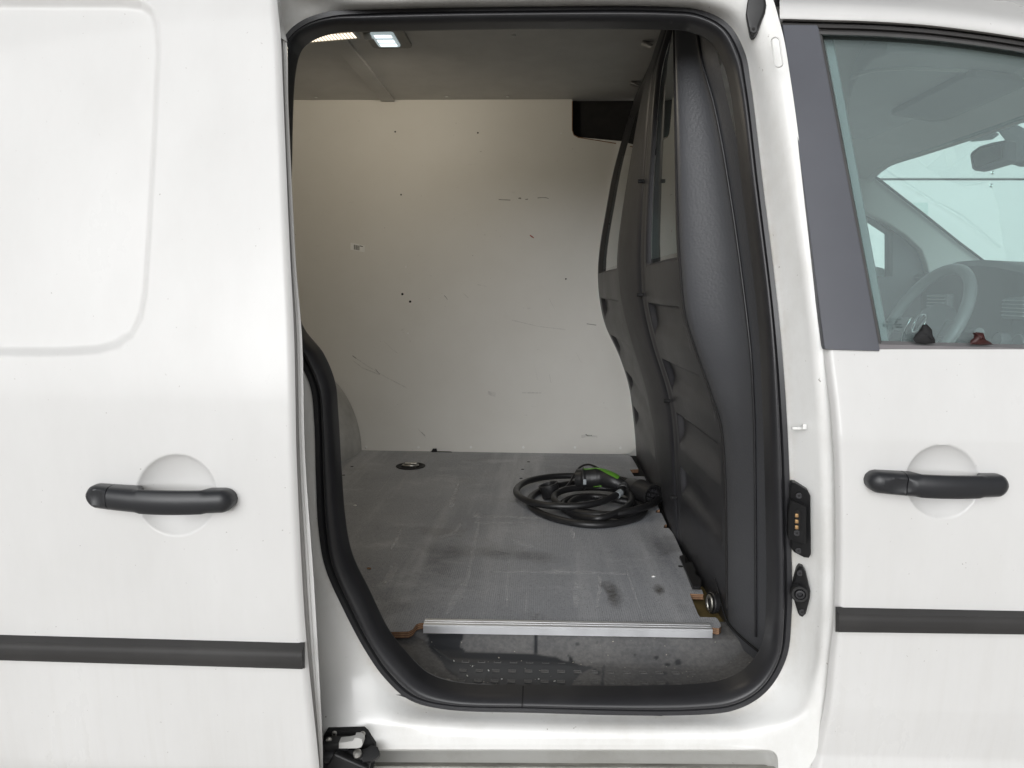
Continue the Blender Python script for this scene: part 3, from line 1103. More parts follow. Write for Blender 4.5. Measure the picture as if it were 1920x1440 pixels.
# diamond shaped rubber stop
ds = [(1494, 1069), (1499, 1062), (1506, 1064), (1511, 1072), (1520, 1110), (1519, 1122), (1511, 1152), (1505, 1158), (1500, 1156), (1496, 1150), (1485, 1112), (1485, 1102)]
stop = prism('rubber_stop', [on_jamb(x, y, -0.010) for x, y in ds], (0.004, 0.016, 0), M['blackp'], van, bevel=0.003)
c = on_jamb(1499, 1110, -0.010)
dv = Vector((-0.25, -0.97, 0)).normalized()
lathe('stop_ring', c, dv, [(-0.002, 0.0135), (0.008, 0.0130), (0.0095, 0.0118), (0.0095, 0.0085), (0.003, 0.0078), (0.003, 0.0)], M['blackp'], stop)
lathe('stop_bore', c + dv * 0.0032, dv, [(0, 0.0072), (0.0075, 0.0066), (0.0078, 0.0042), (0.001, 0.0038), (0.001, 0.0)], M['rubber'], stop)
for sy in (1074, 1147):
    c2 = on_jamb(1500 if sy < 1100 else 1504, sy, -0.0108)
    cyl('screw', c2, c2 + dv * 0.0016, 0.0045, M['rubber'], stop, None, 18)
    cyl('screw_socket', c2 + dv * 0.0015, c2 + dv * 0.0022, 0.0018, M['void'], stop, None, 6)
# upper stop at the top of the frame
us_ = [(1404, -22), (1432, -22), (1437, 8), (1435, 22), (1420, 60), (1414, 67), (1408, 66), (1405, 60), (1398, 26)]
ustop = prism('upper_stop', [P(x, y, 1.118) for x, y in us_], (0.012, 0.04, 0), M['blackp'], van, bevel=0.004)
c = P(1412.5, 55, 1.1175)
cyl('screw', c, c + Vector((0, -0.0015, 0)), 0.0052, M['blackp'], ustop, None, 22)
cyl('screw_socket', c + Vector((0, -0.0014, 0)), c + Vector((0, -0.0021, 0)), 0.0024, M['void'], ustop, None, 6)
# pressed slot in the pillar and the small white clip
pr = []
for a in range(0, 360, 18):
    pr.append((1457 + 8 * math.cos(R(a)) + (3 if math.sin(R(a)) > 0 else -3), 98 + (20 if math.sin(R(a)) > 0 else -20) + 8 * math.sin(R(a))))
tube('pillar_bead', [on_jamb(x, y, -0.006) for x, y in pr], 0.0009, M['jamb'], van, 10, True)
clip = box('wire_clip', on_jamb(1500, 803, -0.006), (0.024, 0.005, 0.004), M['jamb'], van, None, 0.0015)
box('clip_head', on_jamb(1508, 800, -0.011), (0.006, 0.005, 0.008), M['jamb'], clip, None, 0.0015)

# ------------------------------------------------------------------ lower roller carriage in the rail
def rc(x, y, Y): return P(x, y, Y)
plate_o = [(606, 1381), (612, 1372), (680, 1371), (687, 1376), (703, 1398), (704, 1412), (700, 1440), (690, 1462), (604, 1462), (602, 1420)]
carr = prism('roller_carriage', [rc(x, y, 1.012) for x, y in plate_o], (0, 0.012, 0), M['black'], van, bevel=0.002)
box('carriage_arm', rc(632, 1394, 0.998), (0.038, 0.020, 0.014), M['blackp'], carr, Matrix.Rotation(R(-3), 3, 'Y'), 0.003)
box('arm_top', rc(645, 1386, 1.004), (0.042, 0.012, 0.005), simple('worn_grey_steel', (0.13, 0.12, 0.10, 1), 0.45, 0.6, 0.3), carr, None, 0.0015)
lev = [(635, 1393), (654, 1391), (662, 1389), (664, 1384), (672, 1384), (679, 1387), (680, 1396), (677, 1402), (668, 1404), (635, 1404)]
prism('release_lever', [rc(x, y, 0.982) for x, y in lev], (0, 0.014, 0), M['white_plastic'], carr, bevel=0.0015)
wing = []
for a in range(0, 181, 12):
    wing.append((678 - 32 * math.cos(R(a)) + 2, 1406 + 18 * math.sin(R(a)) + (4 if a > 90 else 0)))
wing += [(708, 1400), (696, 1397), (684, 1404)]
prism('roller_wing', [rc(x, y, 0.985 + (1424 - y) * 0.0006) for x, y in wing], (0, 0.004, -0.006), M['blackp'], carr, bevel=0.0012)
c = rc(670, 1413, 0.987)
lathe('roller_pin', c, (0.0, -0.62, 0.78), [(-0.004, 0.0068), (0.0015, 0.0068), (0.0028, 0.0055), (0.0032, 0)], M['steel'], carr)
lathe('roller', rc(672, 1428, 0.992), (0, -0.3, 0.95), [(-0.016, 0.010), (-0.014, 0.0135), (0.004, 0.0135), (0.007, 0.011), (0.007, 0)], M['rubber'], carr)
c = rc(611, 1417, 0.992); 
cyl('roller_bush', c, rc(630, 1416, 0.992), 0.0105, M['rubber'], carr, 0.0098, 26, 0.001)
for sx, sy in ((627.5, 1374.5), (680.5, 1375)):
    c = rc(sx, sy, 1.012)
    cyl('screw', c, c + Vector((0, -0.003, 0)), 0.0042, M['steel'], carr, None, 20, 0.0008)
    cyl('screw_socket', c + Vector((0, -0.0028, 0)), c + Vector((0, -0.0034, 0)), 0.0018, M['void'], carr, None, 6)
c = rc(617, 1387, 0.998)
cyl('arm_screw', c, c + Vector((0.001, -0.004, 0)), 0.0046, M['steel'], carr, None, 20, 0.001)
box('carriage_foot', rc(655, 1436, 0.985), (0.060, 0.016, 0.030), M['blackp'], carr, Matrix.Rotation(R(24), 3, 'Y'), 0.004)
box('carriage_bracket', rc(618, 1440, 1.000), (0.034, 0.014, 0.028), M['black'], carr, None, 0.003)

# ------------------------------------------------------------------ cargo space
FZ, CZ, WY = 0.580, 1.885, 2.680
RZ0 = 0.566
XR_LEFT = -1.75
# back wall lining with cut-out at its upper front corner
E0 = [(1185, 200), (1165, 265), (1148, 330), (1135, 400), (1125, 460), (1121, 510), (1124, 560), (1135, 610), (1160, 665), (1178, 720), (1188, 790), (1193, 832), (1188, 845), (1172, 852)]
wl_pts = [Vector((XR_LEFT, WY, P(600, 187, WY).z)), P(1073, 186, WY), P(1073, 244, WY), P(1075, 252, WY), P(1083, 257, WY)]
wl_pts += [P(x + 3, y, WY) for x, y in E0[1:12]] + [P(1190, 842, WY), P(1182, 849, WY), P(1170, 851, WY)]
wl_pts += [Vector((XR_LEFT, WY, P(600, 853, WY).z))]
wall = prism('wall_lining', wl_pts, (0, 0.009, 0), M['lining'], van)
# rim of the cut-out in raw edge colour
tube('cutout_edge', [P(x, y, WY - 0.0005) for x, y in ((1073, 190), (1073, 244), (1076, 253), (1084, 257.5), (1155, 269))], 0.0016, M['ply'], wall, 6)
# screws in the lining: light heads along the bottom, small dark ones above
sc_mesh = None
def screw_on_wall(x, y, r=0.0050, m='sticker'):
    c = P(x, y, WY)
    o = lathe('screw', c, (0, -1, 0), [(-0.0005, r), (0.0010, r * 0.9), (0.0016, r * 0.5), (0.0010, r * 0.35), (0.0008, 0)], M[m], wall, 14)
    return o
for x, y in ((687, 838), (785, 838.5), (883, 838.5), (981, 839), (1078, 839), (1163, 840), (644, 772)):
    screw_on_wall(x, y)
for x, y, m in ((741, 247, 'ink'), (896, 249, 'ink'), (1052, 250, 'sticker'), (752, 365, 'ink'), (761, 500, 'sticker'), (765, 625, 'sticker'), (1061, 523, 'ink'), (1142, 420, 'ink')):
    screw_on_wall(x, y, 0.0032, m)
for x, y in ((754.5, 551.5), (769, 565.5)):
    c = P(x, y, WY)
    cyl('bolt_hole', c + Vector((0, -0.0006, 0)), c + Vector((0, 0.004, 0)), 0.0046, M['black'], wall, None, 16)
# small barcode sticker
so = [P(x, y, WY - 0.0008) for x, y in ((657.5, 455), (684, 460.5), (683.5, 473), (657, 468))]
stk = prism('sticker', so, (0, 0.0006, 0), M['sticker'], wall)
for i in range(7):
    x = 663.6 + i * 1.5
    yy = 458.6 + i * 0.30
    w_ = 0.7 + 0.35 * (i % 3 == 0)
    prism('barcode_bar', [P(a, b, WY - 0.0012) for a, b in ((x, yy), (x + w_, yy + .2), (x + w_, yy + 9.2), (x, yy + 9.0))], (0, 0.0003, 0), M['ink'], wall)
prism('printed_line', [P(a, b, WY - 0.0012) for a, b in ((674.5, 460.4), (680.5, 461.6), (680.4, 463.0), (674.4, 461.8))], (0, 0.0003, 0), M['ink'], wall)
# scuffs rubbed into the lining
def scuff(pts, w_, m='scuff'):
    up = [P(x, y - w_ / 2 * (0.5 + random.random()), WY - 0.0007) for x, y in pts]
    dn = [P(x, y + w_ / 2 * (0.5 + random.random()), WY - 0.0007) for x, y in pts]
    grid('scuff_mark', [up, dn], M[m], wall)
scuff([(935, 374), (942, 374.5), (949, 375), (957, 375)], 1.6)
scuff([(972, 372), (975, 371.5), (977, 372)], 3.0)
scuff([(985, 374), (990, 373)], 1.5)
scuff([(1008, 371), (1016, 370.5), (1024, 371), (1029, 372.5)], 1.2)
scuff([(993.5, 441), (997, 443.5), (1001, 446)], 2.4, 'redink')
scuff([(661, 667), (664, 669), (668, 672)], 1.6)
scuff([(704, 692), (708, 697), (712, 702)], 1.2)
scuff([(833, 554), (836, 557), (839, 562)], 1.3)
scuff([(1098, 815), (1103, 817), (1110, 816)], 2.0)
scuff([(790, 810), (797, 817)], 1.0)
scuff([(1030, 702), (1033, 718)], 1.0)
scuff([(1100, 607), (1118, 609.5)], 1.0)
for pts, w_ in (([(868, 549), (873, 554), (878, 558)], 1.6), ([(895, 534), (903, 535), (912, 537)], 1.4), ([(1001, 675), (1003, 690), (1006, 702), (1008, 712)], 2.2), ([(915, 735), (922, 738), (929, 740)], 7), ([(979, 736), (995, 736), (1015, 737)], 2.2), ([(661, 667), (690, 687), (725, 708), (762, 727)], 2.6), ([(663, 677), (680, 690), (710, 702)], 2.0), ([(784, 804), (791, 812), (798, 820)], 2.0), ([(1090, 818), (1104, 817), (1120, 819)], 6), ([(1030, 560), (1040, 580)], 2), ([(1080, 660), (1090, 680)], 2), ([(720, 640), (735, 655), (745, 662)], 1.5), ([(960, 600), (1010, 612), (1060, 618)], 1.5)):
    scuff(pts, w_, 'faint')
# thin top trim of the lining
zt = P(600, 187, WY).z
box('top_trim', ((XR_LEFT + P(1073, 186, WY).x) / 2, WY - 0.004, zt + 0.004), (P(1073, 186, WY).x - XR_LEFT, 0.010, 0.006), M['roof_lining'], wall)
# black sheet standing in for the shade inside the cut-out
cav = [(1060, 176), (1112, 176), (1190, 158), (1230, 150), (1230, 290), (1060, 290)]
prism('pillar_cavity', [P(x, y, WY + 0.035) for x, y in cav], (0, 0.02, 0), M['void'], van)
prism('corner_shade', [P(x, y, WY - 0.002) for x, y in ((1110, 180), (1196, 162), (1204, 150), (1100, 178))], (0, 0.012, 0), M['void'], van)  # black strip for the shade along the top of the hole

# wheel arch box at the rear corner of the floor
cw = P(560, 848, 2.40)
rows = []
ax_, az_ = P(676, 852, 2.66).x, FZ
cxw = ax_ - 0.36
for j in range(9):
    t = j / 8
    Yv = lerp(2.676, 2.48, t)
    r = 0.36 - 0.04 * t ** 3
    row = []
    for i in range(22):
        a = R(lerp(0, 90, i / 21))
        rr_ = r
        row.append(Vector((cxw + rr_ * math.cos(a) ** 0.8, Yv, FZ + rr_ * 1.02 * math.sin(a))))
    rows.append(row)
front = [[Vector((lerp(p.x, cxw, q / 4.0), p.y - 0.012 * math.sin(q / 4 * 1.57), lerp(p.z, FZ + 0.03, q / 4.0))) for p in rows[-1]] for q in range(1, 5)]
grid('wheel_arch', rows + front, simple('scuffed_arch_paint', (0.50, 0.50, 0.485, 1), 0.45, 0, 0.22), van, sharp=60)

# roof lining
roof_l = box('roof_lining', ((XR_LEFT + 0.62) / 2, (WY + 1.22) / 2, CZ + 0.012), (0.62 - XR_LEFT, WY - 1.22 + 0.06, 0.02), M['roof_lining'], van)
# batten over the joint
ba = [PZ(668, 79, CZ - 0.003), PZ(737, 184, CZ - 0.003), PZ(711, 184, CZ - 0.003), PZ(632, 84, CZ - 0.003)]
xr_, xl_ = ba[1].x, ba[2].x
box('roof_batten', ((xr_ + xl_) / 2, (1.30 + WY - 0.012) / 2, CZ - 0.002), (xr_ - xl_, WY - 0.012 - 1.30, 0.010), M['roof_lining'], roof_l, None, 0.002)
for x, y in ((592, 183), (838, 181), (952, 181), (963, 67)):
    c = PZ(x, y, CZ)
    lathe('roof_screw', c, (0, 0, -1), [(-0.001, 0.0065), (0.002, 0.0055), (0.003, 0.003), (0.0025, 0)], M['white_plastic'], roof_l, 14)
# clips along the bulkhead edge
for x, y in ((1213, 84), (1190, 158)):
    c = PZ(x, y, CZ - 0.006)
    cl = box('edge_clip', c, (0.030, 0.020, 0.008), M['steel'], roof_l, Matrix.Rotation(R(20), 3, 'Y'), 0.002)
    
# LED strip lamp and dome lamp, both lit
def lamp_pt(x, y, dz): return PZ(x, y, CZ - dz)
a_, b_ = lamp_pt(470, 87, 0.030), lamp_pt(663, 70, 0.030)
led = empty('x', (0, 0, 0), '', '')
bpy.data.objects.remove(led)
d_ = (b_ - a_).normalized()
q_ = Matrix.Rotation(math.atan2(d_.y, d_.x), 3, 'Z') @ Matrix.Rotation(R(-10), 3, 'X')
Ls = (b_ - a_).length
strip = box('led_strip_lamp', (a_ + b_) / 2 + Vector((0, 0.0, 0.010)), (Ls + 0.02, 0.040, 0.010), M['white_plastic'], van, q_, 0.002)
nb = int(Ls / 0.0095)
face = q_ @ Vector((0, 0, -1))
bm = bmesh.new()
for i in range(nb + 1):
    c = a_.lerp(b_, i / nb) + Vector((0, 0, 0.010)) + face * 0.0054
    box_bm(bm, c, (0.0052, 0.026, 0.0012), q_)
me = bpy.data.meshes.new('led_elements'); bm.to_mesh(me); bm.free()
le = link('led_elements', me, M['led_warm'], strip, False)
le['kind'] = 'stuff'
box('led_cover', (a_ + b_) / 2 + Vector((0, 0, 0.010)) + face * 0.0048, (Ls, 0.034, 0.001), emit('led_cover', (1, .78, .45, 1), 0.12), strip, q_)
c = lamp_pt(683, 70, 0.014)
cyl('cable_socket', c, c + Vector((0.02, 0.0, 0.004)), 0.009, M['white_plastic'], strip, None, 16, 0.002)
# dome lamp
dome_c = lamp_pt(723, 73, 0.006)
ux, uy = Vector((1, 0, 0)), Vector((0, 1, 0))
def rrect(c, hx, hy, r, n=6):
    pts = []
    for sx, sy, a0 in ((1, 1, 0), (-1, 1, 90), (-1, -1, 180), (1, -1, 270)):
        for i in range(n + 1):
            a = R(a0 + 90 * i / n)
            pts.append(c + ux * (sx * (hx - r) + r * math.cos(a)) + uy * (sy * (hy - r) + r * math.sin(a)))
    return pts
dome = prism('dome_lamp', rrect(dome_c + Vector((0.004, 0.0, 0)), 0.056, 0.080, 0.016), (0, 0, 0.014), simple('lamp_housing', (0.30, 0.29, 0.27, 1), 0.6), van, bevel=0.003)
dl = prism('lamp_lens', rrect(dome_c + Vector((0, 0, -0.004)), 0.031, 0.056, 0.010), (0, 0, 0.005), M['lens'], dome, bevel=0.002)
for dy in (-0.030, 0.006, 0.036):
    box('led_bar', dome_c + Vector((0, dy, -0.0046)), (0.046, 0.020, 0.001), M['led_cold'], dome)

# the light these two lamps give off
def lamp_light(name, loc, watts, col, parent):
    ld = bpy.data.lights.new(name, 'SPOT')
    ld.spot_size = R(178); ld.spot_blend = 0.12
    ld.energy = watts; ld.color = col; ld.shadow_soft_size = 0.035
    lo = bpy.data.objects.new(name, ld)
    COL.objects.link(lo); lo.location = loc; lo.parent = parent
    lo.rotation_euler = (R(14), 0, 0)      # spot tilted to brighten the upper far wall
lamp_light('dome_light', dome_c + Vector((0, 0, -0.045)), 2.6, (1.0, 0.90, 0.74), dome)
lamp_light('strip_light', a_.lerp(b_, 0.35) + Vector((0, 0, -0.03)), 1.9, (1.0, 0.86, 0.66), strip)

# cargo floor: phenolic plywood with notches on the bulkhead side
FO = [(430, 1191), (766, 1184), (774, 1180), (780, 1171), (786, 1168.5), (797, 1167), (1333, 1176.5), (1348, 1178), (1352, 1174), (1350, 1168), (1345, 1160), (1341, 1157.5), (1313, 1157), (1309, 1152), (1295, 1118), (1293.5, 1113), (1319, 1114), (1316, 1106), (1298, 1105), (1281, 1062), (1274, 1046), (1282, 1044), (1263, 1002), (1254, 990), (1244, 990), (1246, 984), (1250, 983), (1240, 962), (1229, 961), (1232, 956), (1237, 956), (1208, 893), (1189, 893), (1181, 880.5), (1197, 880), (1192, 870), (1184, 857), (1178, 852)]
fo = [PZ(x, y, FZ) for x, y in FO]
fo = fo + [Vector((fo[-1].x, WY - 0.001, FZ)), Vector((XR_LEFT, WY - 0.001, FZ)), Vector((XR_LEFT, fo[0].y, FZ))]
floor = prism('cargo_floor', fo, (0, 0, -0.0125), None, van, mats=[M['floor'], M['ply']], side_mat=1)
# under floor tray
rows = [[Vector((x, y, RZ0 - 0.008)) for x in (-1.75, 0.0, 0.55)] for y in (1.30, 2.0, 2.75)]
bf = grid('body_floor', rows, M['void'], van)
nd = [PZ(x, y, RZ0 - 0.0065) for x, y in ((1285, 1100), (1352, 1100), (1362, 1175), (1300, 1175))]
mesh('notch_dirt', nd, [(0, 1, 2, 3)], M['dirtfloor'], bf, smooth=False)
# aluminium edge strip
ea, eb = PZ(797, 1164, FZ), PZ(1331, 1173, FZ)
zc = FZ
ypf = (PZ(1000, 1170, FZ).y)
slope = (eb.y - ea.y) / (eb.x - ea.x)
rows = []
for i in range(25):
    t = i / 24
    x = lerp(ea.x, eb.x, t)
    y = lerp(ea.y, eb.y, t)
    prof = [(0.004, 0.0006), (0.004, 0.0026), (-0.004, 0.0028), (-0.0042, 0.0022), (-0.006, 0.0022), (-0.0062, 0.0028), (-0.012, 0.0028), (-0.0122, 0.0022), (-0.014, 0.0022), (-0.0142, 0.0028), (-0.0205, 0.0026), (-0.0225, 0.0006), (-0.0225, -0.0135), (-0.019, -0.0140), (-0.015, -0.0135), (-0.015, 0.0006)]
    rows.append([Vector((x, y + a, zc + b)) for a, b in prof])
v = [p for r in rows for p in r]
f = grid_faces(len(rows), len(prof), False, True)
f.append(tuple(range(len(prof)))); f.append(tuple((len(rows) - 1) * len(prof) + k for k in range(len(prof))))
mesh('edge_strip', v, f, M['alu'], floor, sharp=25)
# lashing point in the floor
lc = PZ(770, 874, FZ + 0.0006)
lash = lathe('lashing_ring', lc, (0, 0, 1), [(0.0, 0.052), (0.0016, 0.052), (0.0022, 0.048), (0.0016, 0.044), (0.0004, 0.042), (0.0004, 0.0)], M['black'], floor, 36)
tube('ring_bar', [lc + Vector((x, y, z)) for x, y, z in ((-0.026, 0.006, 0.004), (-0.026, -0.014, 0.006), (-0.016, -0.024, 0.007), (0.016, -0.024, 0.007), (0.026, -0.014, 0.006), (0.026, 0.006, 0.004))], 0.0035, M['steel'], floor, 8)
box('ring_saddle', lc + Vector((0, 0.008, 0.006)), (0.044, 0.014, 0.010), M['steel'], floor, None, 0.003)
# floor screws / slots
for x, y in ((660, 875), (644, 891), (991, 866), (980, 880), (977, 897), (1276, 1062)):
    c = PZ(x, y, FZ)
    cyl('floor_screw', c + Vector((0, 0, -0.001)), c + Vector((0, 0, 0.0006)), 0.0055, M['void'], floor, None, 14)
# chalky drag marks, damp and oily patches on the boards
def floor_mark(name, pts, wpx, m, lift):
    up, dn = [], []
    fine = spline([Vector((x, y, 0)) for x, y in pts], 8)
    for i, p in enumerate(fine):
        a = fine[max(0, i - 1)]; b = fine[min(len(fine) - 1, i + 1)]
        t_ = (b - a).normalized()
        nx, ny = -t_.y, t_.x
        taper = math.sin(math.pi * (i + 0.5) / len(fine)) ** 0.4
        w1 = wpx * taper * random.uniform(0.6, 1.1) / 2; w2 = wpx * taper * random.uniform(0.6, 1.1) / 2
        up.append(PZ(p.x + nx * w1, p.y + ny * w1, FZ + lift)); dn.append(PZ(p.x - nx * w2, p.y - ny * w2, FZ + lift))
    grid(name, [up, dn], M[m], floor)
for pts, w_ in (([(866, 1125), (880, 1070), (890, 1020), (900, 975)], 9), ([(838, 1150), (862, 1108), (872, 1090)], 16), ([(885, 969), (930, 969), (1000, 971), (1040, 972)], 6), ([(890, 980), (960, 981), (1010, 982)], 4), ([(918, 1072), (990, 1073), (1080, 1073), (1180, 1077)], 7), ([(1175, 1066), (1182, 1090), (1196, 1130), (1206, 1156)], 4), ([(722, 1095), (735, 1075), (742, 1056)], 20), ([(950, 1140), (952, 1090), (954, 1050)], 6), ([(1080, 1140), (1080, 1090)], 14), ([(985, 1150), (987, 1110)], 5), ([(820, 1008), (850, 1000), (866, 980)], 9), ([(960, 1012), (985, 1022), (1000, 1026)], 8), ([(1070, 990), (1078, 1010)], 10), ([(890, 962), (900, 968)], 12), ([(732, 1032), (745, 1010), (752, 990)], 9), ([(1120, 1140), (1125, 1090), (1122, 1078)], 9), ([(860, 905), (848, 940), (846, 955)], 12)):
    floor_mark('drag_mark', pts, w_, 'chalk', 0.0006)
def floor_patch(name, outline, m, lift):
    pts = spline([Vector((x, y, 0)) for x, y in outline], 5, True)
    c = PZ(sum(p.x for p in pts) / len(pts), sum(p.y for p in pts) / len(pts), FZ + lift)
    v = [PZ(p.x + random.uniform(-1.5, 1.5), p.y + random.uniform(-.8, .8), FZ + lift) for p in pts] + [c]
    n_ = len(pts)
    o_ = mesh(name, v, [(i, (i + 1) % n_, n_) for i in range(n_)], M[m], floor, smooth=False)
    fa = o_.data.attributes.new('fade', 'FLOAT', 'POINT')
    fa.data.foreach_set('value', [0.0] * n_ + [1.0])
floor_patch('damp_patch', [(782, 1026), (800, 1014), (830, 1014), (855, 1010), (872, 1024), (868, 1045), (850, 1068), (835, 1085), (805, 1075), (790, 1058), (800, 1040)], 'damp', 0.0003)
floor_patch('damp_patch', [(700, 1130), (730, 1118), (765, 1122), (775, 1138), (740, 1155), (705, 1160), (690, 1150)], 'damp', 0.0003)
floor_patch('damp_patch', [(900, 1030), (950, 1036), (1000, 1030), (1050, 1040), (1065, 1052), (1000, 1050), (940, 1052), (898, 1044)], 'damp', 0.0003)
floor_patch('damp_patch', [(1180, 1000), (1225, 992), (1262, 1010), (1268, 1050), (1240, 1060), (1210, 1030)], 'damp', 0.0003)
floor_patch('oil_spot', [(1122, 1092), (1140, 1088), (1165, 1105), (1172, 1125), (1160, 1145), (1140, 1130), (1135, 1110)], 'oily', 0.0009)
floor_patch('oil_spot', [(1222, 1100), (1238, 1094), (1248, 1104), (1246, 1116), (1230, 1116)], 'oily', 0.0009)
# crumbs and grit on the boards
for x, y, s in ((666, 949, 0.005), (692, 1067, 0.005), (779, 876, 0.003), (1225, 1082, 0.004)):
    c = PZ(x, y, FZ)
    bm = bmesh.new()
    bmesh.ops.create_icosphere(bm, subdivisions=1, radius=s, matrix=Matrix.Translation(c + Vector((0, 0, s * .4))) @ Matrix.Diagonal((1.2, 0.7, 0.5, 1)))
    me = bpy.data.meshes.new('crumb'); bm.to_mesh(me); bm.free()
    link('crumb', me, M['sticker'] if y != 1067 else M['ply'], floor, False)
# black rail latch at the foot of the wall
lt = [(786, 849), (808, 847.5), (811, 842), (818, 842), (819, 847), (844, 847.5), (851, 849), (840, 851), (790, 851)]
prism('wall_latch', [P(x, y, WY - 0.012) for x, y in lt], (0, 0.010, 0), M['black'], floor, bevel=0.001)

# plastic entry step
WET = [(800, 1188), (868, 1188), (866, 1212), (870, 1222), (1000, 1226), (1040, 1232), (1062, 1240), (1075, 1240), (1090, 1248), (1112, 1252), (1090, 1262), (1078, 1276), (1070, 1290), (890, 1290), (860, 1272), (842, 1262), (826, 1240), (812, 1222), (803, 1205)]
DRIP = [(1002, 1180), (1009, 1180), (1008, 1226), (1000, 1226)]
DRIP2 = [(1064, 1226), (1072, 1232), (1080, 1246), (1098, 1250), (1112, 1248), (1096, 1254), (1076, 1250), (1068, 1240)]
DRIP3 = [(1132, 1246), (1134, 1256), (1132, 1272), (1133, 1290), (1124, 1290), (1128, 1272), (1130, 1256)]
SPOTS = [(1231, 1233, 4), (1252, 1246, 5), (1247, 1262, 5), (1272, 1242, 6), (1251, 1284, 6), (1225, 1288, 8), (1115, 1255, 3), (1190, 1228, 2), (1118, 1205, 2), (1083, 1208, 3), (1122, 1262, 5)]
TZ = 0.535
def step_z(x, y):
    z = interp([(1.05, TZ), (1.205, TZ), (1.215, TZ + 0.002), (1.235, TZ + 0.012), (1.262, TZ + 0.028), (1.275, TZ + 0.0305), (1.34, TZ + 0.0305)], y)
    xl2 = P(860, 1240, 1.2).x; xl1 = P(770, 1230, 1.2).x
    xr2 = P(1345, 1240, 1.2).x; xr1 = P(1405, 1230, 1.2).x
    t = max(sstep(xl2, xl1, x) if x < xl2 else 0, sstep(xr2, xr1, x) if x > xr2 else 0)
    s = 1 - sstep(xl1 - .02, xl2, x)
    s2 = sstep(xr2, xr1 + .02, x)
    return max(z, TZ + 0.026 * max(s, s2 * 0.75))
xs = [lerp(-0.50, 0.46, i / 300) for i in range(301)]
ysx = [lerp(1.06, 1.33, i / 104) for i in range(105)]
rows = [[Vector((x, y, step_z(x, y))) for y in ysx] for x in xs]
step = grid('entry_step', rows, M['step'], van, sharp=70)
inv = ROT.transposed()
def project(p):
    q = inv @ (Vector(p) - CAM)
    return (W / 2 + F * q.x / -q.z, H / 2 - F * q.y / -q.z)
at = step.data.attributes.new('wet', 'FLOAT', 'POINT')
vals = []
for v_ in step.data.vertices:
    x, y = project(v_.co)
    nx = noise.noise(Vector((x * 0.06, y * 0.06, 0))) * 5 + noise.noise(Vector((x * 0.2, y * 0.2, 4))) * 2.5
    w_ = 0.0
    for poly in (WET, DRIP, DRIP2, DRIP3):
        d = poly_dist(x + nx * (0.25 if poly is not WET else 1), y, poly)
        w_ = max(w_, sstep(-1.5, 1.5, d))
    for sx, sy, sr in SPOTS:
        w_ = max(w_, 0.8 * sstep(-1.5, 1.5, sr - math.hypot(x - sx, (y - sy) * 1.3) + nx * 0.6))
    vals.append(w_)
at.data.foreach_set('value', vals)
# tread pads
pad_mesh = None
for r_, yy in enumerate((1243, 1260, 1279)):
    for c_ in range(15):
        x0 = (873, 868, 865)[r_]; x1 = (1293, 1298, 1302)[r_]
        px = lerp(x0, x1, c_ / 14)
        py = yy + (c_ - 7) * 0.35
        p = PZ(px, py, TZ)
        if pad_mesh is None:
            bm = bmesh.new()
            outer = [(-.0068, -.0045), (.0068, -.0045), (.0068, .0045), (-.0068, .0045)]
            inn = [(a * 0.80, b * 0.76) for a, b in outer]
            vo0 = [bm.verts.new((a, b, 0.0)) for a, b in outer]
            vo = [bm.verts.new((a * .97, b * .96, 0.0011)) for a, b in outer]
            vi = [bm.verts.new((a, b, 0.0011)) for a, b in inn]
            vb = [bm.verts.new((a * .95, b * .95, 0.0003)) for a, b in inn]
            for i in range(4):
                j = (i + 1) % 4
                bm.faces.new((vo0[i], vo0[j], vo[j], vo[i])); bm.faces.new((vo[i], vo[j], vi[j], vi[i])); bm.faces.new((vi[i], vi[j], vb[j], vb[i]))
            bm.faces.new(vb)
            bmesh.ops.recalc_face_normals(bm, faces=bm.faces)
            pad_mesh = bpy.data.meshes.new('tread_pad'); bm.to_mesh(pad_mesh); bm.free()
            pad_mesh.materials.append(M['step'])
        o = bpy.data.objects.new('tread_pad', pad_mesh)
        COL.objects.link(o); o.parent = step
        o.location = (p.x, p.y, TZ + 0.0002)
# small debris on the step and seal
for x, y in ((851, 1239), (916, 1257), (886, 1249), (876, 1267), (992, 1225), (993, 1230), (1040, 1277), (1342, 1299), (1388, 1202), (824, 1220), (941, 1273), (1010, 1273)):
    c = PZ(x, y, TZ + 0.001) if y < 1290 else PZ(x, y, TZ + 0.012)
    bm = bmesh.new()
    bmesh.ops.create_icosphere(bm, subdivisions=1, radius=0.0022, matrix=Matrix.Translation(c) @ Matrix.Rotation(random.random() * 3, 4, 'Z') @ Matrix.Diagonal((random.uniform(.7, 1.6), 0.6, 0.4, 1)))
    me = bpy.data.meshes.new('crumb'); bm.to_mesh(me); bm.free()
    link('crumb', me, M['sticker'], step, False)

# closing panels of the cargo space (rear doors, near flank lining, door header)
box('rear_door_lining', (XR_LEFT - 0.02, 1.95, 1.23), (0.03, 1.7, 1.45), M['lining'], van)
rows = []
xh = -0.50
grid('flank_lining', [[Vector((XR_LEFT, 1.20, z)) for z in (0.5, 1.2, 1.9)], [Vector((xh, 1.20, z)) for z in (0.5, 1.2, 1.9)]], M['lining'], van)
hd = []
for i in range(12):
    x = lerp(-0.55, 0.62, i / 11)
    hd.append([Vector((x, 1.24, 1.665)), Vector((x, 1.25, 1.72)), Vector((x, 1.23, 1.90))])
grid('door_header', hd, M['blackp'], van)

